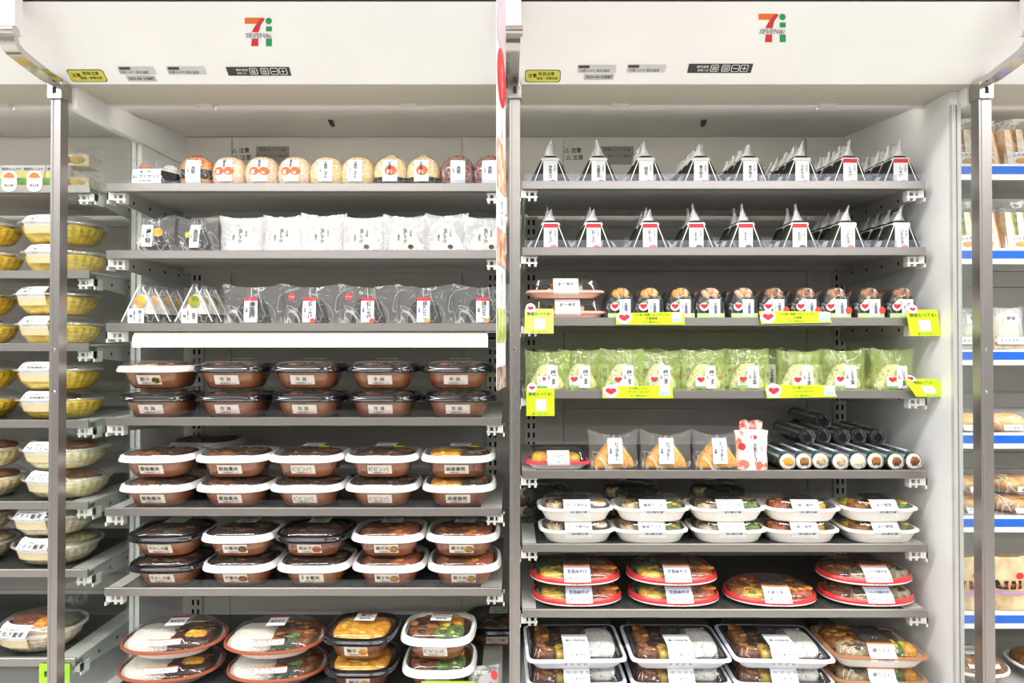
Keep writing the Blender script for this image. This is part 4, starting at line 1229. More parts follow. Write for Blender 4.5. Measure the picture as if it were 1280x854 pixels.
# ---- oval plates with clear domes
def sleeve_parts(p, prof, n, w_, t_front, title, white, film_m, stripe=None, cx=0.0, checks=False, logo=True):
    st = Strip(prof, n, back=len(prof))
    sh = lambda x, t, off=0.0006: st(x, t, off)
    L = st.len
    lb = p.add('sleeve_label', MB().grid(lambda u, v: st(cx - w_ + 2 * w_ * u, t_front[0] + (t_front[1] - t_front[0]) * v, 0.0012), 4, 10).mesh('label', white, 60))
    p.add('sleeve_film', MB().grid(lambda u, v: st(cx - w_ + 2 * w_ * u, t_front[1] + (L * 0.62 - t_front[1]) * v, 0.0012), 4, 8).mesh('film', film_m, 60))
    if stripe:
        p.add('sleeve_stripe', MB().grid(lambda u, v: st(cx - w_ + 2 * w_ * u, t_front[1] - 0.004 + 0.004 * v, 0.0017), 4, 2).mesh('stripe', stripe), lb)
    h = t_front[1] - t_front[0]
    p.add('lettering', lettering([(title, cx, t_front[0] + h * 0.72, w_ * 1.5, h * 0.16), ('温めてお召上り下さい', cx, t_front[0] + h * 0.52, w_ * 1.3, h * 0.10), ('¥530 税込572円', cx + 0.002, t_front[0] + h * 0.33, w_ * 1.2, h * 0.12)], st, mat('ink_blue', '2c3350', 0.5), 0.0022), lb)
    if checks:
        ck = MB()
        for a in range(8):
            for b in range(4):
                if (a + b) % 2 == 0:
                    u0, t0 = cx - w_ + a * w_ / 4, t_front[0] + h * (0.02 + 0.11 * b)
                    ck.grid(lambda u, v, u0=u0, t0=t0: st(u0 + u * w_ / 4, t0 + v * h * 0.11, 0.0017), 1, 1)
        p.add('check_print', ck.mesh('checks', mat('check_blue', 'b4b9c6', 0.5)), lb)
    if logo:
        tl = t_front[1] + 0.022
        p.add('sleeve_emblem', lettering([('7', cx - 0.003, tl, 0.008, 0.009), ('i', cx + 0.004, tl, 0.004, 0.009)], st, mat('emblem_pale', '9b9896', 0.5), 0.002))
    return lb

def oval_plate(name, rim_m, base_m, rx, ry, foods, title, sleeve=True, band_rim=False, white=PAPER, seed=0, hb=0.018, hd=0.024, stickers=False, stripe=None):
    p = Proto(name, 'meal plate')
    n = 2.3
    base = [(rx * 0.62, ry * 0.62, 0.0), (rx * 0.70, ry * 0.70, 0.003), (rx * 0.90, ry * 0.90, hb), (rx * 0.93, ry * 0.93, hb + 0.001)]
    p.add('plate', MB().loft(profile(base, n, 44), True).mesh('plate', base_m, 40))
    z0 = hb
    if band_rim:
        rim = [(rx * 0.92, ry * 0.92, z0 - 0.001), (rx * 0.985, ry * 0.985, z0 - 0.0008), (rx, ry, z0 + 0.001), (rx, ry, z0 + 0.0035), (rx * 0.975, ry * 0.975, z0 + 0.0095), (rx * 0.955, ry * 0.955, z0 + 0.011), (rx * 0.94, ry * 0.94, z0 + 0.0105)]
    else:
        rim = [(rx * 0.92, ry * 0.92, z0), (rx * 0.99, ry * 0.99, z0), (rx, ry, z0 + 0.0015), (rx * 0.99, ry * 0.99, z0 + 0.0045), (rx * 0.95, ry * 0.95, z0 + 0.006)]
    p.add('plate_rim', MB().loft(profile(rim, n, 44)).mesh('rim', rim_m, 40))
    if band_rim:
        p.add('white_edge', MB().loft(profile([(rx * 0.975, ry * 0.975, z0 - 0.003), (rx * 1.0, ry * 1.0, z0 - 0.0015), (rx * 1.0, ry * 1.0, z0 + 0.0008)], n, 44)).mesh('edge', WHITEPL, 40))
    zr = rim[-1][2]
    for j, (fm, cx, cy, fx, fy, fz) in enumerate(foods):
        mound(p, 'food', fm, (cx * rx, cy * ry, zr - 0.005), (fx * rx, fy * ry, fz), seed + j)
    dome = [(rx * 0.94, ry * 0.94, zr), (rx * 0.91, ry * 0.91, zr + 0.005), (rx * 0.80, ry * 0.78, zr + hd * 0.62), (rx * 0.74, ry * 0.70, zr + hd * 0.72), (rx * 0.62, ry * 0.56, zr + hd * 0.97), (rx * 0.40, ry * 0.34, zr + hd), (rx * 0.1, ry * 0.08, zr + hd)]
    p.add('clear_dome', MB().loft(profile(dome, n, 44), False, True).mesh('dome', CLEAR, 25))
    if sleeve:
        full = [base[1], base[2]] + [rim[2], rim[3]] + dome[1:6]
        st0 = Strip(full, n)
        sleeve_parts(p, full, n, 0.0285, (0.0, st0.at_z(zr + hd * 0.93)), title, white, SMOKE, stripe)
    else:
        st = Strip(dome[1:5], n)
        lb = p.add('label', band(st, -0.034, 0.034, 0.16 * st.len, 0.48 * st.len, PAPER, nu=8, nv=4))
        p.add('label_stripe', band(st, -0.034, 0.034, 0.42 * st.len, 0.48 * st.len, mat('peach_print', 'e88a62', 0.5), 'stripe', 0.0011, 8, 2), lb)
        p.add('lettering', lettering([(title, 0, 0.30 * st.len, 0.055, 0.010)], st, REDINK, 0.0014), lb)
        tz = zr + hd + 0.0004
        tf = lambda x, t, off=0.0006: (x, t, tz + off)
        c = p.add('top_sticker', quad(tf, -0.018, 0.022, -0.020, 0.030, PAPER, 'sticker'))
        p.add('sticker_header', quad(tf, -0.018, 0.022, 0.022, 0.030, mat('dark_red_print', '8e2a34', 0.5), 'header', 0.001), c)
        p.add('lettering', lettering([('¥550', 0.002, 0.002, 0.030, 0.016)], tf, BLACK, 0.0012), c)
    p.h = zr + hd + 0.0022
    return p
CURRY = oval_plate('oval_curry_plate', BROWNRIM, TRAYW, 0.108, 0.084, [(RICE, -0.40, 0.0, 0.46, 0.68, 0.017), (FD_DARK, 0.36, 0.05, 0.48, 0.70, 0.014), (FD_ORANGE, 0.45, -0.2, 0.24, 0.22, 0.018)], 'スパイスカレー', sleeve=False, seed=3, hb=0.022, hd=0.028)
CURRY2 = oval_plate('oval_curry_plate', BROWNRIM, TRAYW, 0.108, 0.084, [(RICE, -0.42, 0.0, 0.44, 0.68, 0.017), (FD_MEAT, 0.36, 0.10, 0.48, 0.66, 0.014), (FD_DKGRN, 0.30, -0.38, 0.24, 0.22, 0.018)], 'カツカレー', sleeve=False, seed=9, hb=0.022, hd=0.028)
D, z = SH['M7']
for i, (px, pr, nm) in enumerate(((222, CURRY, 'orange-brown curry'), (347, CURRY2, 'dark meat curry'))):
    d = D + 0.105
    x = xat(px, d)
    for k in range(2):
        pr.put((x + (0.006 if k == 0 else 0.0) * (-1 if i == 0 else 1), d, z + k * pr.h), 'oval terracotta-rimmed plate of white rice and %s, %s of its stack' % (nm, 'upper' if k else 'lower'), None, (0.10 if i == 0 else 0.06))

# red-rimmed plates, seventh shelf of the bento case
RP = [oval_plate('red_rimmed_plate', REDRIM, WHITEPL, 0.100, 0.072, f, ttl, True, True, PAPERB, sd, 0.010, 0.022, stripe=ORANGEINK) for f, ttl, sd in (
    ([(FD_YEL, -0.5, -0.35, 0.30, 0.40, 0.012), (FD_DKGRN, -0.40, 0.30, 0.46, 0.46, 0.013), (FD_RED, 0.55, -0.2, 0.32, 0.46, 0.013), (FD_DARK, 0.35, 0.35, 0.44, 0.44, 0.012)], '五目焼そば', 3),
    ([(FD_FRY, -0.45, 0.0, 0.46, 0.60, 0.014), (FD_YEL, -0.4, -0.45, 0.3, 0.3, 0.014), (FD_RED, 0.60, -0.1, 0.30, 0.44, 0.013), (FD_MEAT, 0.3, 0.3, 0.44, 0.48, 0.012)], 'ナポリタン', 13),
    ([(FD_MEAT, -0.45, 0.1, 0.46, 0.60, 0.014), (FD_CREAM, -0.2, -0.45, 0.3, 0.3, 0.014), (FD_CREAM, 0.60, -0.1, 0.30, 0.44, 0.013), (FD_DARK, 0.3, 0.3, 0.44, 0.48, 0.012)], 'ソース焼そば', 23))]
D, z = SH['R7']
d = D + 0.073
for i, (px, n_, kd) in enumerate(((718, 2, 0), (838, 2, 0), (957, 1, 1), (1077, 2, 2))):
    x = xat(px, d)
    for k in range(n_):
        lab = 'red-rimmed oval plate, %s, seventh shelf of bento case' % ('standing alone between the stacks' if n_ == 1 else '%s of %s stack from centre post' % ('upper' if k else 'lower', ORD[i] if i < 3 else 'last'))
        RP[kd].put((x + 0.004 * (1 - k), d, z + k * RP[kd].h), lab, None, -0.05 * (i == 2))

# ---- rectangular trays with clear lids and paper sleeves
def box_tray(name, cat, base_m, rim_m, rx, ry, hb, hd, foods, title, n=5.0, sleeve_w=0.021, inner=None, checks=False, white=PAPER, seed=0, film_m=None, stripe=None, rim_w=0.008, cx=0.0, lift=0.004, flare=0.80):
    p = Proto(name, cat)
    base = [(rx * flare * 0.94, ry * flare * 0.94, 0.0), (rx * flare, ry * flare, 0.003), (rx - rim_w * 0.6, ry - rim_w * 0.6, hb), (rx - rim_w * 0.5, ry - rim_w * 0.5, hb + 0.001)]
    p.add('tray', MB().loft(profile(base, n, 44), True).mesh('tray', base_m, 40))
    rim = [(rx - rim_w, ry - rim_w, hb - 0.0005), (rx, ry, hb), (rx, ry, hb + 0.0035), (rx - rim_w * 0.5, ry - rim_w * 0.5, hb + 0.0055), (rx - rim_w, ry - rim_w, hb + 0.005)]
    p.add('tray_rim', MB().loft(profile(rim, n, 44)).mesh('rim', rim_m, 30))
    ix, iy = rx - rim_w, ry - rim_w
    if inner:
        p.add('inner_tray', MB().loft(profile([(ix, iy, hb + 0.0045), (ix - 0.006, iy - 0.006, hb + 0.0035), (ix - 0.009, iy - 0.009, hb - 0.006)], n, 44), False, True).mesh('inner', inner, 40))
    for j, fd in enumerate(foods):
        fm, fx_, fy_, sx, sy, sz = fd[:6]
        nm = fd[6] if len(fd) > 6 else 'food'
        mound(p, nm, fm, (fx_ * ix, fy_ * iy, hb + lift - 0.004), (sx * ix, sy * iy, sz), seed + j)
    zr = hb + 0.005
    dome = [(ix + 0.001, iy + 0.001, zr), (ix - 0.002, iy - 0.002, zr + 0.002), (ix - 0.008, iy - 0.009, zr + hd * 0.85), (ix - 0.012, iy - 0.013, zr + hd), (ix * 0.4, iy * 0.4, zr + hd + 0.0005)]
    p.add('clear_lid', MB().loft(profile(dome, n, 44), False, True).mesh('lid', CLEAR, 25))
    full = [base[1], base[2], (rx + 0.0005, ry + 0.0005, hb), (rx + 0.0005, ry + 0.0005, hb + 0.0035), dome[1], dome[2], dome[3], dome[4]]
    st0 = Strip(full, n)
    tf = st0.L[5] + (ry * 0.10 if not inner else ry * 0.66)
    sleeve_parts(p, full, n, sleeve_w, (0.5 * st0.L[1], tf), title, white, film_m or SMOKE, stripe, cx, checks)
    p.h = zr + hd + 0.0022
    return p
IV = []
IVF = [
    ([(FD_CREAM, -0.62, -0.1, 0.26, 0.60, 0.012), (FD_MEAT, -0.1, 0.2, 0.40, 0.60, 0.010)], 'サラダ巻弁当', 'noodle salad tray with halved egg', True),
    ([(FD_CREAM, -0.58, -0.1, 0.28, 0.60, 0.012), (FD_DKGRN, -0.2, 0.3, 0.50, 0.50, 0.012), (FD_GREEN, 0.62, -0.2, 0.30, 0.56, 0.012), (FD_RED, 0.12, 0.2, 0.3, 0.4, 0.009)], '春雨サラダ', 'pale salad tray with greens', False),
    ([(FD_CREAM, -0.52, -0.1, 0.32, 0.60, 0.012), (FD_DKGRN, -0.5, 0.4, 0.40, 0.40, 0.012), (FD_GREEN, 0.66, -0.2, 0.28, 0.56, 0.013), (FD_MEAT, 0.12, 0.2, 0.3, 0.4, 0.009)], 'パスタサラダ', 'pasta salad tray with bright greens', False),
    ([(FD_RED, -0.58, -0.1, 0.30, 0.62, 0.012), (FD_DARK, -0.1, 0.3, 0.50, 0.50, 0.011), (FD_ORANGE, 0.56, -0.3, 0.16, 0.32, 0.012), (FD_DKGRN, 0.70, 0.2, 0.22, 0.50, 0.011)], '鶏の唐揚', 'dark red meat tray with orange carrot', False),
    ([(FD_YEL, -0.68, 0.25, 0.24, 0.40, 0.012), (FD_FRY, -0.5, -0.3, 0.34, 0.44, 0.011), (FD_GREEN, 0.66, -0.2, 0.28, 0.46, 0.011), (FD_DARK, 0.3, 0.3, 0.50, 0.40, 0.011)], '彩り野菜', 'mixed tray with yellow pickle', False)]
for i, (fd, ttl, nm, egg) in enumerate(IVF):
    t_ = box_tray('ivory_meal_tray', 'meal tray', TRAYW, TRAYW, 0.083, 0.058, 0.024, 0.015, fd, ttl, 4.0, 0.029, seed=40 + 5 * i, stripe=None, white=PAPER)
    if egg:
        t_.add('egg_half', MB().blob((0.050, -0.014, 0.031), (0.018, 0.020, 0.007), 3, 14, 8, 0.02).mesh('egg', EGGW, 180))
        t_.add('egg_yolk', MB().blob((0.050, -0.018, 0.0355), (0.010, 0.011, 0.0045), 4, 12, 6, 0.05).mesh('yolk', EGGY, 180))
    IV.append((t_, nm))
D, z = SH['R6']
d = D + 0.058
for i, px in enumerate((718, 811, 903, 995, 1089)):
    x = xat(px, d)
    t_, nm = IV[i]
    for k in range(2):
        t_.put((x + 0.003 * (1 - k) * (-1) ** i, d, z + k * t_.h), 'ivory %s, %s of %s stack, sixth shelf' % (nm, 'upper' if k else 'lower', ORD[i]), None, 0.02 * (-1) ** i)
DKT = box_tray('clear_salad_tray', 'salad tray', CLEAR, CLEAR, 0.083, 0.056, 0.024, 0.014, [(FD_DKGRN, 0, 0.0, 0.86, 0.8, 0.013), (FD_CREAM, -0.6, -0.3, 0.26, 0.4, 0.013)], '海藻サラダ', 4.0, 0.02, seed=80, white=SMOKE)
d2 = D + 0.21
for i, px in enumerate((788, 896)):
    for k in range(3):
        DKT.put((xat(px, d2), d2, z + k * DKT.h), 'clear tray of dark seaweed salad, %s of three at shelf rear behind %s ivory stack' % (['lowest', 'middle', 'topmost'][k], ORD[i + 1]), None, 0.02)
DKT.put((xat(676, d2), d2, z), 'clear tray of dark seaweed salad at rear beside centre post, sixth shelf', None, 0.0)
DKT.put((xat(676, d2), d2, z + DKT.h), 'clear tray of dark seaweed salad stacked at rear beside centre post, sixth shelf', None, 0.0)

# bentos on the bottom deck
BEN = box_tray('bento_box', 'bento', LAVTR, LAVTR, 0.106, 0.090, 0.022, 0.020, [(RICEBK, 0.56, 0.06, 0.36, 0.74, 0.013, 'rice'), (FD_FRY, -0.66, 0.40, 0.18, 0.40, 0.016, 'cutlet'), (FD_DARK, -0.25, 0.30, 0.28, 0.5, 0.013, 'meat'), (FD_MEAT, -0.66, -0.52, 0.24, 0.26, 0.013, 'meat'), (FD_YEL, -0.30, -0.52, 0.13, 0.28, 0.012, 'pickle')], '幕の内弁当', 13.0, 0.0275, BLACKPL, True, PAPER, 60, stripe=None, rim_w=0.007)
BENB = box_tray('brown_bento_box', 'bento', TRAYW, BROWNTR, 0.100, 0.082, 0.024, 0.020, [(FD_FRY, -0.5, 0.3, 0.46, 0.60, 0.014), (FD_CREAM, -0.45, -0.45, 0.40, 0.34, 0.014), (FD_MEAT, 0.3, 0.35, 0.50, 0.52, 0.013), (FD_GREEN, 0.52, -0.30, 0.14, 0.34, 0.014), (FD_ORANGE, 0.78, -0.4, 0.16, 0.30, 0.012)], '焼うどん', 7.0, 0.0275, seed=70, stripe=ORANGEINK)
D, z = SH['R8']
for i, (px, pr) in enumerate(((718, BEN), (847, BEN), (974, BEN), (1096, BENB))):
    d = D + 0.020 + (0.092 if pr is BEN else 0.086)
    x = xat(px, d - 0.05)
    for k in range(2):
        nm = 'pale-rimmed bento of rice and cutlet, %s of %s stack from centre post' % ('upper' if k else 'lower', ORD[i]) if pr is BEN else 'brown-rimmed bento of fried noodles beside white wall, %s of its stack' % ('upper' if k else 'lower')
        pr.put((x, d, z + k * pr.h), nm, None, -0.03 * (i - 0.8) if pr is BEN else -0.05)

# pink trays at the centre post ends
SUSHI = box_tray('pink_sushi_tray', 'sushi tray', PINKTR, PINKTR, 0.086, 0.052, 0.012, 0.026, [(RICE, -0.5, -0.1, 0.30, 0.6, 0.012), (NORIB, -0.62, 0.0, 0.2, 0.7, 0.020, 'nori_roll'), (NORIB, 0.58, 0.0, 0.24, 0.7, 0.020, 'nori_roll'), (FD_FRY, -0.2, -0.1, 0.26, 0.7, 0.020), (FD_CREAM, 0.30, -0.1, 0.24, 0.7, 0.020)], '助六寿司', 6.0, 0.0275, seed=90, white=PAPER, film_m=PAPER)
D, z = SH['R3']
d = D + 0.066
for k in range(2):
    SUSHI.put((xat(707 - 2 * k, d), d, z + k * SUSHI.h), 'pink sushi roll tray with white sleeve, %s of the pair beside centre post' % ('upper' if k else 'lower'), None, 0.03)
INTR = box_tray('pink_tofu_pouch_tray', 'sushi tray', WHITEPL, PINKRED, 0.071, 0.045, 0.012, 0.022, [(INARI, -0.55, -0.1, 0.36, 0.7, 0.020, 'fried_tofu_pouch'), (INARI, 0.45, -0.1, 0.36, 0.7, 0.018, 'fried_tofu_pouch'), (NORIB, 0.85, 0.0, 0.16, 0.6, 0.014, 'nori_roll')], 'いなり', 6.0, 0.024, seed=95, white=PAPER)
D, z = SH['R5']
d = D + 0.058
INTR.put((xat(696, d), d, z), 'white tray with pink rim holding two fried tofu pouches beside centre post', None, 0.02)

# ---- long sushi rolls, ends to the aisle
def sushi_roll(fill, seed, wrapped=False):
    p = Proto('sushi_roll', 'sushi roll')
    r = 0.0182
    L = 0.165
    N = 20
    def rg(y, k):
        return [(r * k * math.cos(2 * math.pi * i / N), y, r + r * k * math.sin(2 * math.pi * i / N)) for i in range(N)]
    p.add('nori_wrap', MB().loft([rg(-0.0005, 0.93), rg(0.0, 1.0), rg(L, 1.0), rg(L, 0.9)], False, True).mesh('nori', mat('nori_in_film', '232b27', 0.35, col2='3a4540', scale=60, coat=0.4), 40))
    if wrapped:
        p.add('nori_end', MB().loft([rg(-0.0003, 0.95), rg(-0.0015, 0.7), rg(-0.0018, 0.2)], False, True).mesh('end', NORIB, 40))
    if not wrapped:
      p.add('rice_end', MB().loft([rg(0.0002, 0.92), rg(-0.0012, 0.80), rg(-0.0015, 0.3)], False, True).mesh('rice', RICE, 40))
    if not wrapped:
        b = MB().blob((0.002, -0.001, r), (0.0115, 0.003, 0.0100), seed, 12, 6, 0.3)
        p.add('filling', b.mesh('filling', fill, 180))
    p.add('film_wrap', MB().loft([rg(-0.003, 0.55), rg(-0.0028, 1.0), rg(0.002, 1.06), rg(L + 0.002, 1.06), rg(L + 0.006, 0.6)], False, True).mesh('film', WRAP, 40))
    sp = MB()
    def strip_(a0, a1, y0, y1, k=1.075):
        sp.grid(lambda u, v: (r * k * math.cos(a0 + (a1 - a0) * u), y0 + (y1 - y0) * v, r + r * k * math.sin(a0 + (a1 - a0) * u)), 4, 1)
    strip_(0.5, 2.7, 0.010, 0.016)
    p.add('teal_stripe', sp.mesh('teal', TEAL))
    sp = MB()
    strip_(1.1, 1.9, 0.018, 0.12)
    p.add('label', sp.mesh('label', PAPERB))
    sp = MB()
    strip_(0.35, 0.55, 0.004, 0.15, 1.072)
    strip_(2.45, 2.75, 0.004, 0.15, 1.072)
    p.add('silver_print', sp.mesh('silver', mat('silver_print', 'a3b4b2', 0.35)))
    return p
SR = [sushi_roll(EGGY, 1), sushi_roll(FD_RED, 2), sushi_roll(FD_CREAM, 3), sushi_roll(RICEOR, 4), sushi_roll(FD_FRY, 5), sushi_roll(FD_MEAT, 6)]
SRW = sushi_roll(None, 9, True)
SRN = ['yellow egg', 'red', 'pale', 'cream', 'golden', 'brown']
D, z = SH['R5']
KD = (0, 4, 2, 2, 3, 4, 5, 5)
pxs = (984, 1005, 1027, 1050, 1073, 1096, 1119, 1143)
for k, px in enumerate(pxs):
    SR[KD[k]].put((xat(px, D + 0.01), D + 0.012 + 0.004 * (k % 3), z + 0.001), 'long nori roll with %s filling, %s from printed pack, front row' % (SRN[KD[k]], ORD[k]))
for k, px in enumerate((1016, 1039, 1061, 1085, 1107)):
    SRW.put((xat(px + 4, D + 0.1), D + 0.15 + 0.012 * (k % 2), z + 0.0330), 'long nori roll lying on top of the front row, %s from printed pack' % ORD[k], 'sushi rolls of the upper layer')
SRW.put((xat(1030, D + 0.18), D + 0.185, z + 0.0655), 'long nori roll lying topmost on the pile at the shelf rear')

# ---- noodle bowls in the noodle case
def noodle_bowl(nm, title, foods, seed, pale=False):
    p = Proto('noodle_bowl', 'noodle bowl')
    n = 2.2
    rx, ry = 0.092, 0.078
    body = [(rx * 0.58, ry * 0.58, 0.0), (rx * 0.70, ry * 0.70, 0.004), (rx * 0.84, ry * 0.84, 0.020), (rx * 0.93, ry * 0.93, 0.043)]
    def rib(prof, amp, cnt=26):
        out = []
        for a, b, c in prof:
            rr = ring(a, b, n, c, 104)
            q = []
            for i, (x, y, z_) in enumerate(rr):
                t = 2 * math.pi * (i + 0.5) / 104
                k = 1 + amp * math.cos(cnt * t)
                q.append((x * k, y * k, z_))
            out.append(q)
        return out
    nb = [(a - 0.003, b - 0.003, c + 0.001) for a, b, c in body[:3]] + [(rx * 0.88, ry * 0.88, 0.036), (rx * 0.7, ry * 0.7, 0.041), (rx * 0.3, ry * 0.3, 0.043)]
    p.add('noodles', MB().loft(rib(nb, 0.026), True, True).mesh('noodles', nm, 180))
    p.add('clear_bowl', MB().loft(rib(body, 0.02), True).mesh('bowl', CLEAR, 180))
    p.add('bowl_rim', MB().loft(profile([(rx * 0.93, ry * 0.93, 0.043), (rx, ry, 0.042), (rx * 1.005, ry * 1.005, 0.044), (rx * 0.99, ry * 0.99, 0.047), (rx * 0.94, ry * 0.94, 0.047)], n, 44)).mesh('rim', film('rim_plastic', (0.95, 0.95, 0.95), 0.18, 0.1, 0.25, 'f0f0ee', bump=0.1, gain=0.7), 40))
    for j, (fm, cx, cy, fx, fy) in enumerate(foods):
        p.add('topping', MB().blob((cx * rx, cy * ry, 0.045), (fx * rx, fy * ry, 0.011), seed + j, 14, 8, 0.3, 3).mesh('topping', fm, 180))
    dome = [(rx * 0.94, ry * 0.94, 0.047), (rx * 0.90, ry * 0.90, 0.052), (rx * 0.80, ry * 0.80, 0.060), (rx * 0.64, ry * 0.62, 0.0635), (rx * 0.2, ry * 0.2, 0.0645)]
    p.add('clear_lid', MB().loft(profile(dome, n, 44), False, True).mesh('lid', CLEAR, 30))
    full = [(a + 0.0012, b + 0.0012, c) for a, b, c in body[2:]] + [(rx * 1.01, ry * 1.01, 0.044)] + dome[1:4]
    st = Strip(full, n)
    lb = p.add('label', band(st, -0.052, 0.020, 0.0, st.len * 0.92, PAPER, 'label', 0.0012, 8, 14))
    p.add('lettering', lettering([(title, -0.017, st.len * 0.56, 0.062, 0.015), ('1/2日分の野菜が摂れる', -0.018, st.len * 0.70, 0.044, 0.005), ('¥430', -0.026, st.len * 0.40, 0.018, 0.005)], st, BLACK, 0.002), lb)
    p.add('label_tint', band(st, -0.052, 0.020, 0.0, st.len * 0.26, mat('label_see_through', 'd9c9a0', 0.4), 'tint', 0.0016, 8, 3), lb)
    p.h = 0.0665
    return p
NB = [noodle_bowl(NOODY, 'のり塩ラーメン', [(FD_RED, -0.3, 0.2, 0.4, 0.4), (FD_CREAM, 0.3, 0.2, 0.4, 0.4)], 1), noodle_bowl(NOODY, '冷し塩ラーメン', [(FD_CREAM, 0, 0.2, 0.6, 0.5)], 2), noodle_bowl(NOODY, '冷し肉味噌担々', [(FD_MEAT, -0.2, 0.2, 0.5, 0.4)], 3), noodle_bowl(NOODP, 'ざるうどん', [(FD_ORANGE, -0.3, 0.3, 0.4, 0.4), (FD_MEAT, 0.3, 0.2, 0.4, 0.5)], 4), noodle_bowl(NOODB, 'とろろ蕎麦', [(FD_GREEN, -0.4, -0.1, 0.24, 0.24), (FD_ORANGE, 0.25, 0.2, 0.22, 0.22), (FD_CREAM, 0.3, 0.3, 0.5, 0.5)], 5), noodle_bowl(NOODB, 'たぬき蕎麦', [(FD_ORANGE, 0.05, 0.0, 0.20, 0.24), (FD_MEAT, -0.4, 0.3, 0.5, 0.5), (FD_DKGRN, 0.5, 0.2, 0.3, 0.5)], 6)]
NBN = ['yellow noodle bowl with pink topping', 'yellow noodle bowl with pale topping', 'yellow noodle bowl with brown topping', 'pale noodle bowl with brown topping', 'buckwheat noodle bowl with green onion', 'buckwheat noodle bowl with tempura bits']
SNM = ['second', 'third', 'fourth', 'fifth', 'sixth', 'bottom']
for r, (kd, px) in enumerate(((0, 80), (1, 74), (2, 76), (3, 84), (4, 72), (5, 52))):
    D, z = SH['L%d' % (r + 2)]
    d = D + 0.076
    x = min(xat(px, d), XL - 0.115)
    pr = NB[kd]
    for k in range(2 if r < 5 else 1):
        pos = ('upper' if k else 'lower') + ' of stack' if r < 5 else 'single'
        pr.put((x + 0.006 * (1 - k), d, z + k * pr.h), '%s, %s against glass partition, %s shelf' % (NBN[kd], pos, SNM[r]), None, 0.04 * (-1) ** r)
        if r < 5:
            pr.put((x - 0.192 - 0.003 * k, d, z + k * pr.h), '%s, %s one bowl from glass partition, %s shelf' % (NBN[kd], pos, SNM[r]), None, -0.05)
# top shelf of the noodle case: salad boxes, price tags, wrapped sandwiches
D, z = SH['L1']
def salad_box():
    p = Proto('salad_box', 'salad box')
    p.add('carton', MB().prism_x([(-0.012, 0.0), (-0.004, 0.052), (0.012, 0.052), (0.018, 0.0)], -0.025, 0.025).mesh('carton', PAPER))
    fn = lambda x, t, off=0.0006: (x, -0.012 + 0.008 * t / 0.052 - off, t)
    for nm, t0, t1, m in (('yellow_panel', 0.024, 0.036, mat('print_yellow', 'f3ee8a', 0.5)), ('green_panel', 0.004, 0.022, mat('print_green', '6fae4a', 0.5, col2='9cc860', scale=60))):
        p.add(nm, quad(fn, -0.025, 0.025, t0, t1, m, 'panel'))
    p.add('lettering', lettering([('野菜たっぷり', 0, 0.043, 0.042, 0.010)], fn, BLACK, 0.001))
    return p
SB = salad_box()
for k, px in enumerate((15, 43, 72)):
    SB.put((xat(px, D + 0.03), D + 0.030, z), 'white carton with yellow and green print, %s on noodle case top shelf' % ['farthest from glass', 'middle one', 'behind steel post'][k])
def price_tag():
    p = Proto('price_tag', 'price tag')
    fn = flat(0.0)
    p.add('card', MB().prism(rounded(-0.024, 0.010, -0.016, 0.030, 0.014), 0.0, 0.0008).mesh('card', PAPER))
    p.add('orange_half', MB().poly([fn(-0.007 + 0.012 * math.cos(math.pi * i / 12), 0.014 + 0.012 * math.sin(math.pi * i / 12)) for i in range(13)]).mesh('half', mat('tag_orange', 'ee8138', 0.5)))
    p.add('lettering', lettering([('¥268', -0.007, -0.002, 0.02, 0.008)], fn, BLACK, 0.001))
    return p
PT = price_tag()
for k, px in enumerate((13, 45)):
    PT.put((xat(px, D - 0.004), D - 0.0022, z + 0.003), 'white rounded price tag with orange half disc, %s' % ['farther from glass partition', 'nearer steel post'][k])
p = Proto('wrapped_sandwich', 'sandwich')
bg, fn = bag_geo(0.056, 0.048, 0.036, 0.012, 151)
p.add('bread', MB().box(-0.044, 0.034, -0.024, 0.024, 0.002, 0.026).mesh('bread', BREAD))
p.add('filling', MB().blob((0.008, -0.022, 0.015), (0.020, 0.008, 0.010), 4).mesh('filling', FD_YEL, 180))
p.add('salmon_filling', MB().blob((-0.012, -0.022, 0.015), (0.012, 0.008, 0.008), 5).mesh('filling', FD_RED, 180))
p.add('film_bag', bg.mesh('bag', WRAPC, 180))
p.add('label', MB().grid(lambda u, v: fn(-0.046 + 0.03 * u, 0.008 + 0.024 * v, 0.0008), 3, 3).mesh('label', mat('label_pale_yellow', 'f4f1c4', 0.5)))
for k in range(2):
    p.put((xat(96, D + 0.05), D + 0.052, z + 0.050 * k), 'sandwich in crinkled clear bag, %s of the pair behind glass partition' % ('upper' if k else 'lower'), None, 0.1)

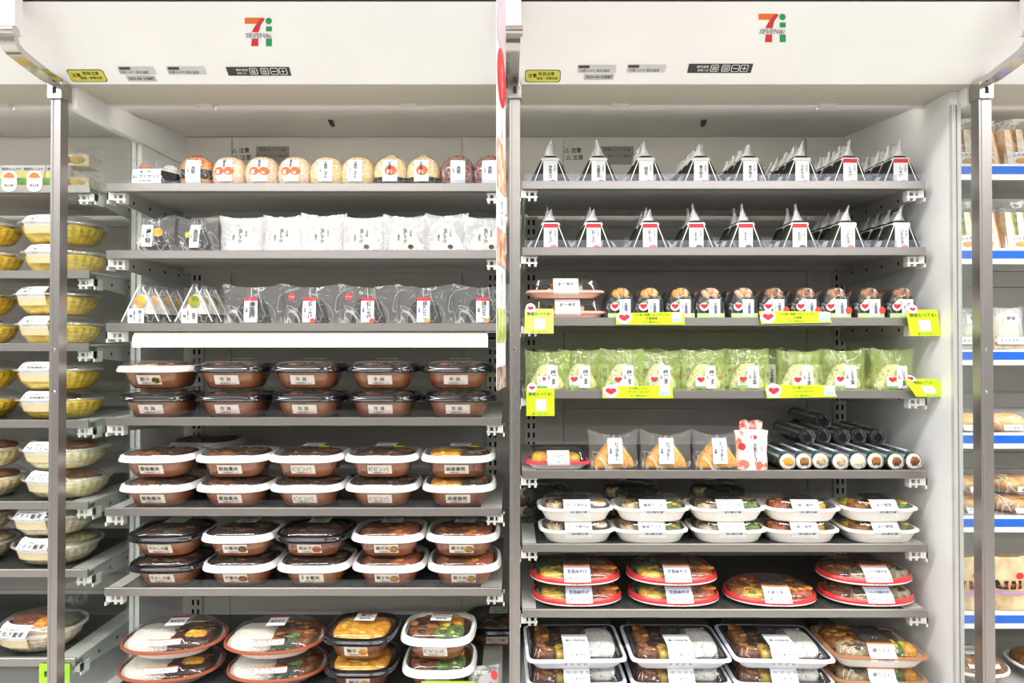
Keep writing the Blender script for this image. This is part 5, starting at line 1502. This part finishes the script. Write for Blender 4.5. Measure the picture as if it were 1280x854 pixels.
# ---- sandwich case
def tri_sandwich(fill, seed, top_m):
    p = Proto('sandwich_pack', 'sandwich')
    T = 0.036
    bg, fn = bag_geo(0.056, 0.108, 0.026, -0.004, seed + 200)
    for k in range(4):
        o = -0.038 + 0.026 * k
        p.add('bread_slice', MB().prism([(o - 0.008, 0.006), (o + 0.012, 0.006), (o - 0.004, 0.086), (o - 0.016, 0.086)], -T / 2, T / 2).mesh('slice', BREAD))
        p.add('crust', MB().prism([(o + 0.012, 0.006), (o + 0.0145, 0.006), (o - 0.0015, 0.086), (o - 0.004, 0.086)], -T / 2 - 0.0005, T / 2).mesh('crust', CRUST))
        if k < 3:
            p.add('filling', MB().prism([(o + 0.0145, 0.008), (o + 0.0178, 0.008), (o + 0.0095, 0.080), (o - 0.0015, 0.084)], -T / 2 + 0.001, T / 2 - 0.001).mesh('fill', fill))
    p.add('film_bag', bg.mesh('bag', WRAPC, 180))
    lb = p.add('label', MB().grid(lambda u, v: fn(-0.050 + 0.10 * u, 0.004 + 0.030 * v, 0.0008), 6, 4).mesh('label', PAPER))
    p.add('lettering', lettering([('シャキシャキレタス', 0.0, 0.027, 0.085, 0.008)], fn, BLACK, 0.0018), lb)
    for x in (-0.022, 0.026):
        p.add('picture', spot(fn, x, 0.014, 0.012, 0.006, CRUST, off=0.0016), lb)
    return p
S1 = tri_sandwich(FD_FRY, 1, None)
S2 = tri_sandwich(FD_GREEN, 2, None)
for sk, S, nm in (('F1', S1, 'cutlet'), ('F2', S2, 'ham and lettuce')):
    D, z = SH[sk]
    for k, px in enumerate((1206, 1270)):
        S.put((xat(px, D + 0.06), D + 0.036, z), 'sliced %s sandwich in clear wrap, %s from white case wall, %s blue-railed shelf' % (nm, ORD[k], 'top' if sk == 'F1' else 'second'), None, 0.0)
    if True:
        for k, px in enumerate((1205, 1262)):
            S1.put((xat(px + 12, D + 0.10), D + 0.108, z), 'sliced sandwich behind the %s front one, %s blue-railed shelf' % (ORD[k], 'top' if sk == 'F1' else 'second'), 'rear rank of sandwiches', 0.0)
def clear_box_roll(name, lab, m, sx, sy, sz, loc, seed, wrapm=WRAPC, label=None, title='ロールパン', amp=0.08, cat='bread'):
    p = Proto(name, cat)
    p.add('bread_roll', MB().blob((0, 0, sz), (sx, sy, sz), seed, 20, 10, amp, 1.5).mesh('roll', m, 180))
    bg, fn = bag_geo(sx * 1.12, sz * 2.3, sy * 1.06, 0.004, seed + 160)
    p.add('film_bag', bg.mesh('bag', wrapm, 180))
    lb = p.add('label', MB().grid(lambda u, v: fn(sx * (-0.4 + 0.9 * u), sz * (0.3 + 0.6 * v), 0.0008), 4, 3).mesh('label', label or PAPER))
    p.add('lettering', lettering([(title, sx * 0.05, sz * 0.6, sx * 0.8, sz * 0.4)], fn, BLACK, 0.0016), lb)
    p.put(loc, lab)
D, z = SH['F3']
p = Proto('lettuce_wrap_pack', 'sandwich')
bg, fn = bag_geo(0.040, 0.100, 0.026, 0.004, 171)
p.add('lettuce_filling', MB().blob((0, 0, 0.046), (0.032, 0.018, 0.044), 5, 16, 10, 0.15).mesh('lettuce', mat('pale_lettuce', 'dfe3a8', 0.5, col2='f4efdf', scale=45, bump=0.8), 180))
p.add('paper_bag', bg.mesh('bag', WRAPW, 180))
lb = p.add('label', MB().grid(lambda u, v: fn(-0.018 + 0.036 * u, 0.062 + 0.022 * v, 0.0008), 3, 3).mesh('label', PAPER))
p.add('lettering', lettering([('野菜', 0, 0.073, 0.018, 0.010)], fn, BLACK, 0.0016), lb)
p.put((xat(1268, D + 0.06), D + 0.090, z), 'tall white pouch of pale lettuce wrap behind clear sandwich tray')
p.put((xat(1215, D + 0.10), D + 0.110, z), 'tall white pouch of pale lettuce wrap beside white case wall')
for k, px in enumerate((1210, 1256)):
    q = Proto('sandwich_tray', 'sandwich tray')
    q.add('bread', MB().box(-0.036, 0.036, -0.022, 0.022, 0.004, 0.026).mesh('bread', BREAD))
    q.add('filling', MB().box(-0.0355, 0.0355, -0.0225, 0.0225, 0.012, 0.018).mesh('filling', mat('ham_pink', 'c7a49a', 0.5)))
    q.add('clear_box', MB().loft(profile([(0.040, 0.026, 0.0), (0.043, 0.029, 0.034), (0.038, 0.024, 0.036)], 7), True, True).mesh('box', CLEAR, 40))
    fn = flat(-0.029)
    lb = q.add('label', quad(fn, -0.034, 0.034, 0.014, 0.030, PAPER))
    q.add('lettering', lettering([('ミックスサンド', 0, 0.022, 0.055, 0.008)], fn, BLACK, 0.0014), lb)
    q.put((xat(px, D + 0.03), D + 0.034, z), 'low clear tray of ham sandwich with white label, %s' % ['beside white case wall', 'below lettuce pouch'][k])
D, z = SH['F4']
for k, px in enumerate((1206, 1256)):
    clear_box_roll('bread_roll_pack', 'golden soft bread roll in clear film, %s, fourth blue-railed shelf' % ['beside white case wall', 'past the steel post'][k], mat('soft_roll', 'd99a52', 0.45, col2='eec489', scale=14, bump=0.2), 0.046, 0.028, 0.021, (xat(px, D + 0.03), D + 0.036, z), 3 + k)
D, z = SH['F5']
for k, px in enumerate((1204, 1262)):
    clear_box_roll('flat_bread_pack', 'flat filled bread in clear bag, %s, fifth blue-railed shelf' % ['beside white case wall', 'past the steel post'][k], mat('flat_bread', 'cf9c5e', 0.5, col2='8a6a4c', scale=35, bump=0.4, lo=0.45, hi=0.65), 0.052, 0.045, 0.020, (xat(px, D + 0.05), D + 0.055, z), 13 + k, title='チーズパン')
    clear_box_roll('flat_bread_pack', 'flat filled bread in clear bag atop another, %s, fifth shelf' % ['beside white case wall', 'past the steel post'][k], mat('flat_bread2', 'b98546', 0.5, col2='d8b06f', scale=35, bump=0.4), 0.050, 0.044, 0.018, (xat(px, D + 0.06), D + 0.058, z + 0.047), 23 + k, title='あんぱん')
D, z = SH['F6']
KRAFT = mat('kraft_print', 'b59a72', 0.5, col2='d8c49c', scale=26)
for k, px in enumerate((1205, 1258)):
    p = Proto('bagged_bread_pack', 'bread')
    bg, fn = bag_geo(0.048, 0.115, 0.026, 0.003, 181 + k)
    p.add('printed_bag', bg.mesh('bag', KRAFT, 180))
    lb = p.add('label', MB().grid(lambda u, v: fn(-0.034 + 0.07 * u, 0.046 + 0.018 * v, 0.0008), 4, 3).mesh('label', BLACK))
    p.add('lettering', lettering([('ふんわり食パン', 0.0, 0.055, 0.06, 0.010)], fn, ORANGEINK, 0.0016), lb)
    p.add('red_mark', spot(fn, 0.018, 0.074, 0.010, 0.007, REDINK, 'mark', 0.0008))
    p.add('purple_band', MB().grid(lambda u, v: fn(-0.044 + 0.088 * u, 0.034 + 0.008 * v, 0.0008), 5, 2).mesh('band', mat('band_purple', 'b58ab0', 0.5)))
    p.put((xat(px, D + 0.03), D + 0.040, z), 'tan printed bread bag with black label, %s' % ['beside white case wall', 'past the steel post'][k])
    p2 = Proto('flat_bread_pack', 'bread')
D, z = SH['F7']
BW = oval_plate('white_rimmed_bread_bowl', WHITEPL, CLEAR, 0.075, 0.070, [(FD_FRY, 0, 0, 0.8, 0.8, 0.022)], 'グラタン', False, False, seed=44, hb=0.030, hd=0.022)
for k, px in enumerate((1210, 1305)):
    for j in range(1):
        BW.put((xat(px, D + 0.08), D + 0.085, z + j * BW.h), 'white-rimmed clear bowl of baked bread on bottom deck, %s' % (['beside white case wall', 'past the steel post'][k]))

# ================================================================== TAGS AND BANNER
def lime_strip(px0, px1, py0, py1, sk, lines, label, rot=0.0):
    D, z = SH[sk]
    Dt = D - 0.006
    w_ = xat(px1, Dt) - xat(px0, Dt)
    h = zat(py0, Dt) - zat(py1, Dt)
    p = Proto('promotion_strip', 'promotion card')
    fn = flat(0.0)
    ol = [(-w_ / 2, h * 0.02), (-w_ / 2, h * 0.9), (w_ / 2, h), (w_ / 2 + 0.002, 0.0)] if rot == 0 else [(-w_ / 2 + 0.004, 0.0), (-w_ / 2, h), (w_ / 2 - 0.010, h * 0.96), (w_ / 2, 0.003)]
    p.add('card', MB().prism(ol, 0.0, 0.0008).mesh('card', LIME))
    c = p.add('white_oval', spot(fn, -w_ * 0.38, h * 0.56, 0.0165, h * 0.52, PAPER, 'oval', 0.0008, 20))
    p.add('heart_emblem', heart(fn, -w_ * 0.38, h * 0.56, 0.012, h * 0.28, mat('heart_pink_red', 'd8323f', 0.4), 0.0014), c)
    b = p.add('blue_box', quad(fn, w_ * 0.32, w_ * 0.47, h * 0.2, h * 0.92, PAPER, 'box'))
    p.add('blue_print', quad(fn, w_ * 0.33, w_ * 0.46, h * 0.25, h * 0.5, mat('print_sky', '9fd4e6', 0.5), 'print', 0.0011), b)
    p.add('lettering', lettering([(lines[0], w_ * 0.02, h * 0.78, w_ * 0.50, h * 0.20), (lines[1], w_ * 0.02, h * 0.50, w_ * 0.30, h * 0.22), ('¥113 (税込¥121)', w_ * 0.02, h * 0.20, w_ * 0.36, h * 0.2)], fn, BLACK, 0.0012))
    p.put((xat((px0 + px1) / 2, Dt), Dt, zat(py1, Dt)), label)

lime_strip(770, 855, 390, 406, 'R3', ('もち麦の国産ごはんのむすび', '大葉味噌'), 'lime promotion strip with heart oval below the egg-topped rice balls, third shelf rail')
lime_strip(949, 1040, 389, 405, 'R3', ('もち麦の国産ごはんのむすび', '五目鶏'), 'lime promotion strip with heart oval below the fried-topped rice balls, third shelf rail', 1)
lime_strip(753, 840, 482, 498, 'R4', ('もち麦もっちり!', '梅ごまひじきむすび'), 'lime promotion strip with heart oval on fourth shelf rail, toward centre post')
lime_strip(956, 1046, 481, 498, 'R4', ('もち麦もっちり!', 'しらすひじきむすび'), 'lime promotion strip with heart oval on fourth shelf rail, toward white wall', 1)

def lime_card(px0, px1, py0, py1, sk, label, shear=0.0, m=None):
    D, z = SH[sk]
    Dt = D - 0.014
    w_ = xat(px1, Dt) - xat(px0, Dt)
    h = zat(py0, Dt) - zat(py1, Dt)
    p = Proto('promotion_card', 'promotion card')
    fn = lambda x, t, off=0.0006: (x - shear * (t / h - 0.5), -off, t)
    ol = [fn(a, b) for a, b in ((-w_ / 2, 0), (-w_ / 2, h * 0.86), (w_ / 2, h * 0.86), (w_ / 2, 0))]
    p.add('card', MB().prism([(q[0], q[2]) for q in ol], 0.0, 0.0008).mesh('card', m or LIME))
    c = p.add('white_disc', spot(fn, -w_ * 0.30, h * 0.88, 0.0105, 0.0105 if h > 0.05 else 0.007, PAPER, 'disc', 0.0008, 18))
    p.add('heart_emblem', heart(fn, -w_ * 0.30, h * 0.88, 0.0065, 0.004, mat('heart_pink_red', 'd8323f', 0.4), 0.0014), c)
    p.add('white_square', quad(fn, -w_ * 0.17, w_ * 0.20, h * 0.16, h * 0.52, PAPER, 'square'))
    p.add('lettering', lettering([('野菜たべてる?', 0, h * 0.68, w_ * 0.84, h * 0.14), ('詳しくはこちら', 0, h * 0.07, w_ * 0.6, h * 0.07)], fn, BLACK, 0.0012))
    p.put((xat((px0 + px1) / 2, Dt), Dt, zat(py1, Dt)), label)
lime_card(656, 692, 381, 417, 'R3', 'pale lime square card hanging on third shelf rail beside centre post', m=LIMEP)
lime_card(658, 693, 480, 520, 'R4', 'lime square card hanging on fourth shelf rail beside centre post')
lime_card(1135, 1174, 382, 420, 'R3', 'lime slanted card hanging on third shelf rail beside white wall', 0.010)
lime_card(1136, 1178, 470, 496, 'R4', 'lime low slanted card on fourth shelf rail beside white wall', 0.030)
# green cards at the bottom edge
def price_card(px, py0, py1, D, w_px, label):
    w_ = w_px * D / F
    h = zat(py0, D) - zat(py1, D)
    p = Proto('price_card', 'price card')
    fn = flat(0.0)
    p.add('card', MB().prism(rounded(-w_ / 2, w_ / 2, 0, h, 0.003), 0.0, 0.0008).mesh('card', mat('bright_green_card', 'a4e02c', 0.45)))
    p.add('lettering', lettering([('新発売', 0, h * 0.7, w_ * 0.8, h * 0.2), ('お得', 0, h * 0.4, w_ * 0.5, h * 0.2)], fn, BLACK, 0.0012))
    p.put((xat(px, D), D, zat(py1, D)), label)
price_card(71, 830, 872, SH['L7'][0] - 0.004, 38, 'bright green card on bottom deck rail of noodle case')
price_card(560, 852, 880, SH['M7'][0] - 0.004, 66, 'bright green card on bottom deck rail below white-rimmed vegetable bowls')

# narrow banner hanging beside the centre post
p = Proto('hanging_banner', 'banner')
A, B = Vector((xat(621, 1.10), 1.10)), Vector((xat(632, 1.205), 1.205))
W_ = (B - A).length
ang = math.atan2(B.y - A.y, B.x - A.x)
z0, z1 = zat(487, 1.10), 1.93
H_ = z1 - z0
fn = lambda x, t, off=0.0006: (x, -off, t)
p.add('sheet', MB().box(0, W_, 0, 0.0008, 0, H_).mesh('sheet', PAPER))
def bz(py):
    return zat(py, 1.15) - z0
p.add('mauve_panel', quad(fn, 0, W_, bz(62), H_, mat('banner_mauve', 'cdbcc6', 0.5), 'panel'))
q = p.add('red_panel', MB().poly([fn(W_ * (0.5 + 0.48 * math.cos(2 * math.pi * i / 24)), (bz(62) + bz(133)) / 2 + (bz(62) - bz(133)) / 2 * math.sin(2 * math.pi * i / 24), 0.0008) for i in range(24)]).mesh('panel', REDINK))
p.add('lettering', lettering([('おにぎり', W_ / 2, (bz(82) + bz(125)) / 2, W_ * 0.8, bz(82) - bz(125), True)], fn, PAPER, 0.0014), q)
p.add('lettering', lettering([('100円', W_ / 2, bz(160), W_ * 0.7, bz(145) - bz(175), True)], fn, mat('banner_maroon', '8e2740', 0.5), 0.0012))
p.add('lettering', lettering([('セール', W_ / 2, bz(266), W_ * 0.7, bz(250) - bz(282), True)], fn, mat('banner_purple', '4e3f86', 0.5), 0.0012))
p.add('lettering', lettering([('新潟コシヒカリ', W_ / 2, bz(362), W_ * 0.5, bz(342) - bz(384), True)], fn, GREYINK, 0.0012))
p.add('orange_picture', quad(fn, 0.002, W_ - 0.002, bz(240), bz(180), mat('banner_salmon', 'f3e3d2', 0.5, col2='e2955c', scale=30, lo=0.45, hi=0.6), 'picture', 0.0008))
p.add('shrimp_picture', quad(fn, 0.002, W_ - 0.002, bz(333), bz(288), mat('banner_brown', 'c98258', 0.5, col2='efd9c4', scale=40, lo=0.45, hi=0.6), 'picture', 0.0008))
p.add('green_picture', quad(fn, 0.0, W_, bz(428), bz(386), mat('banner_green', 'd5dfa0', 0.5, col2='a9b34c', scale=30, lo=0.45, hi=0.6), 'picture', 0.0008))
p.add('dark_picture', quad(fn, 0.0, W_, bz(486), bz(458), mat('banner_dark', '7a5a50', 0.5, col2='c9b4a4', scale=50), 'picture', 0.0008))
p.add('hanging_clip', MB().box(W_ - 0.012, W_ + 0.004, -0.002, 0.004, 0.30, 0.33).mesh('clip', CLIP))
p.put((A.x, A.y, z0), 'tall narrow red and white banner hanging beside centre post', None, ang)
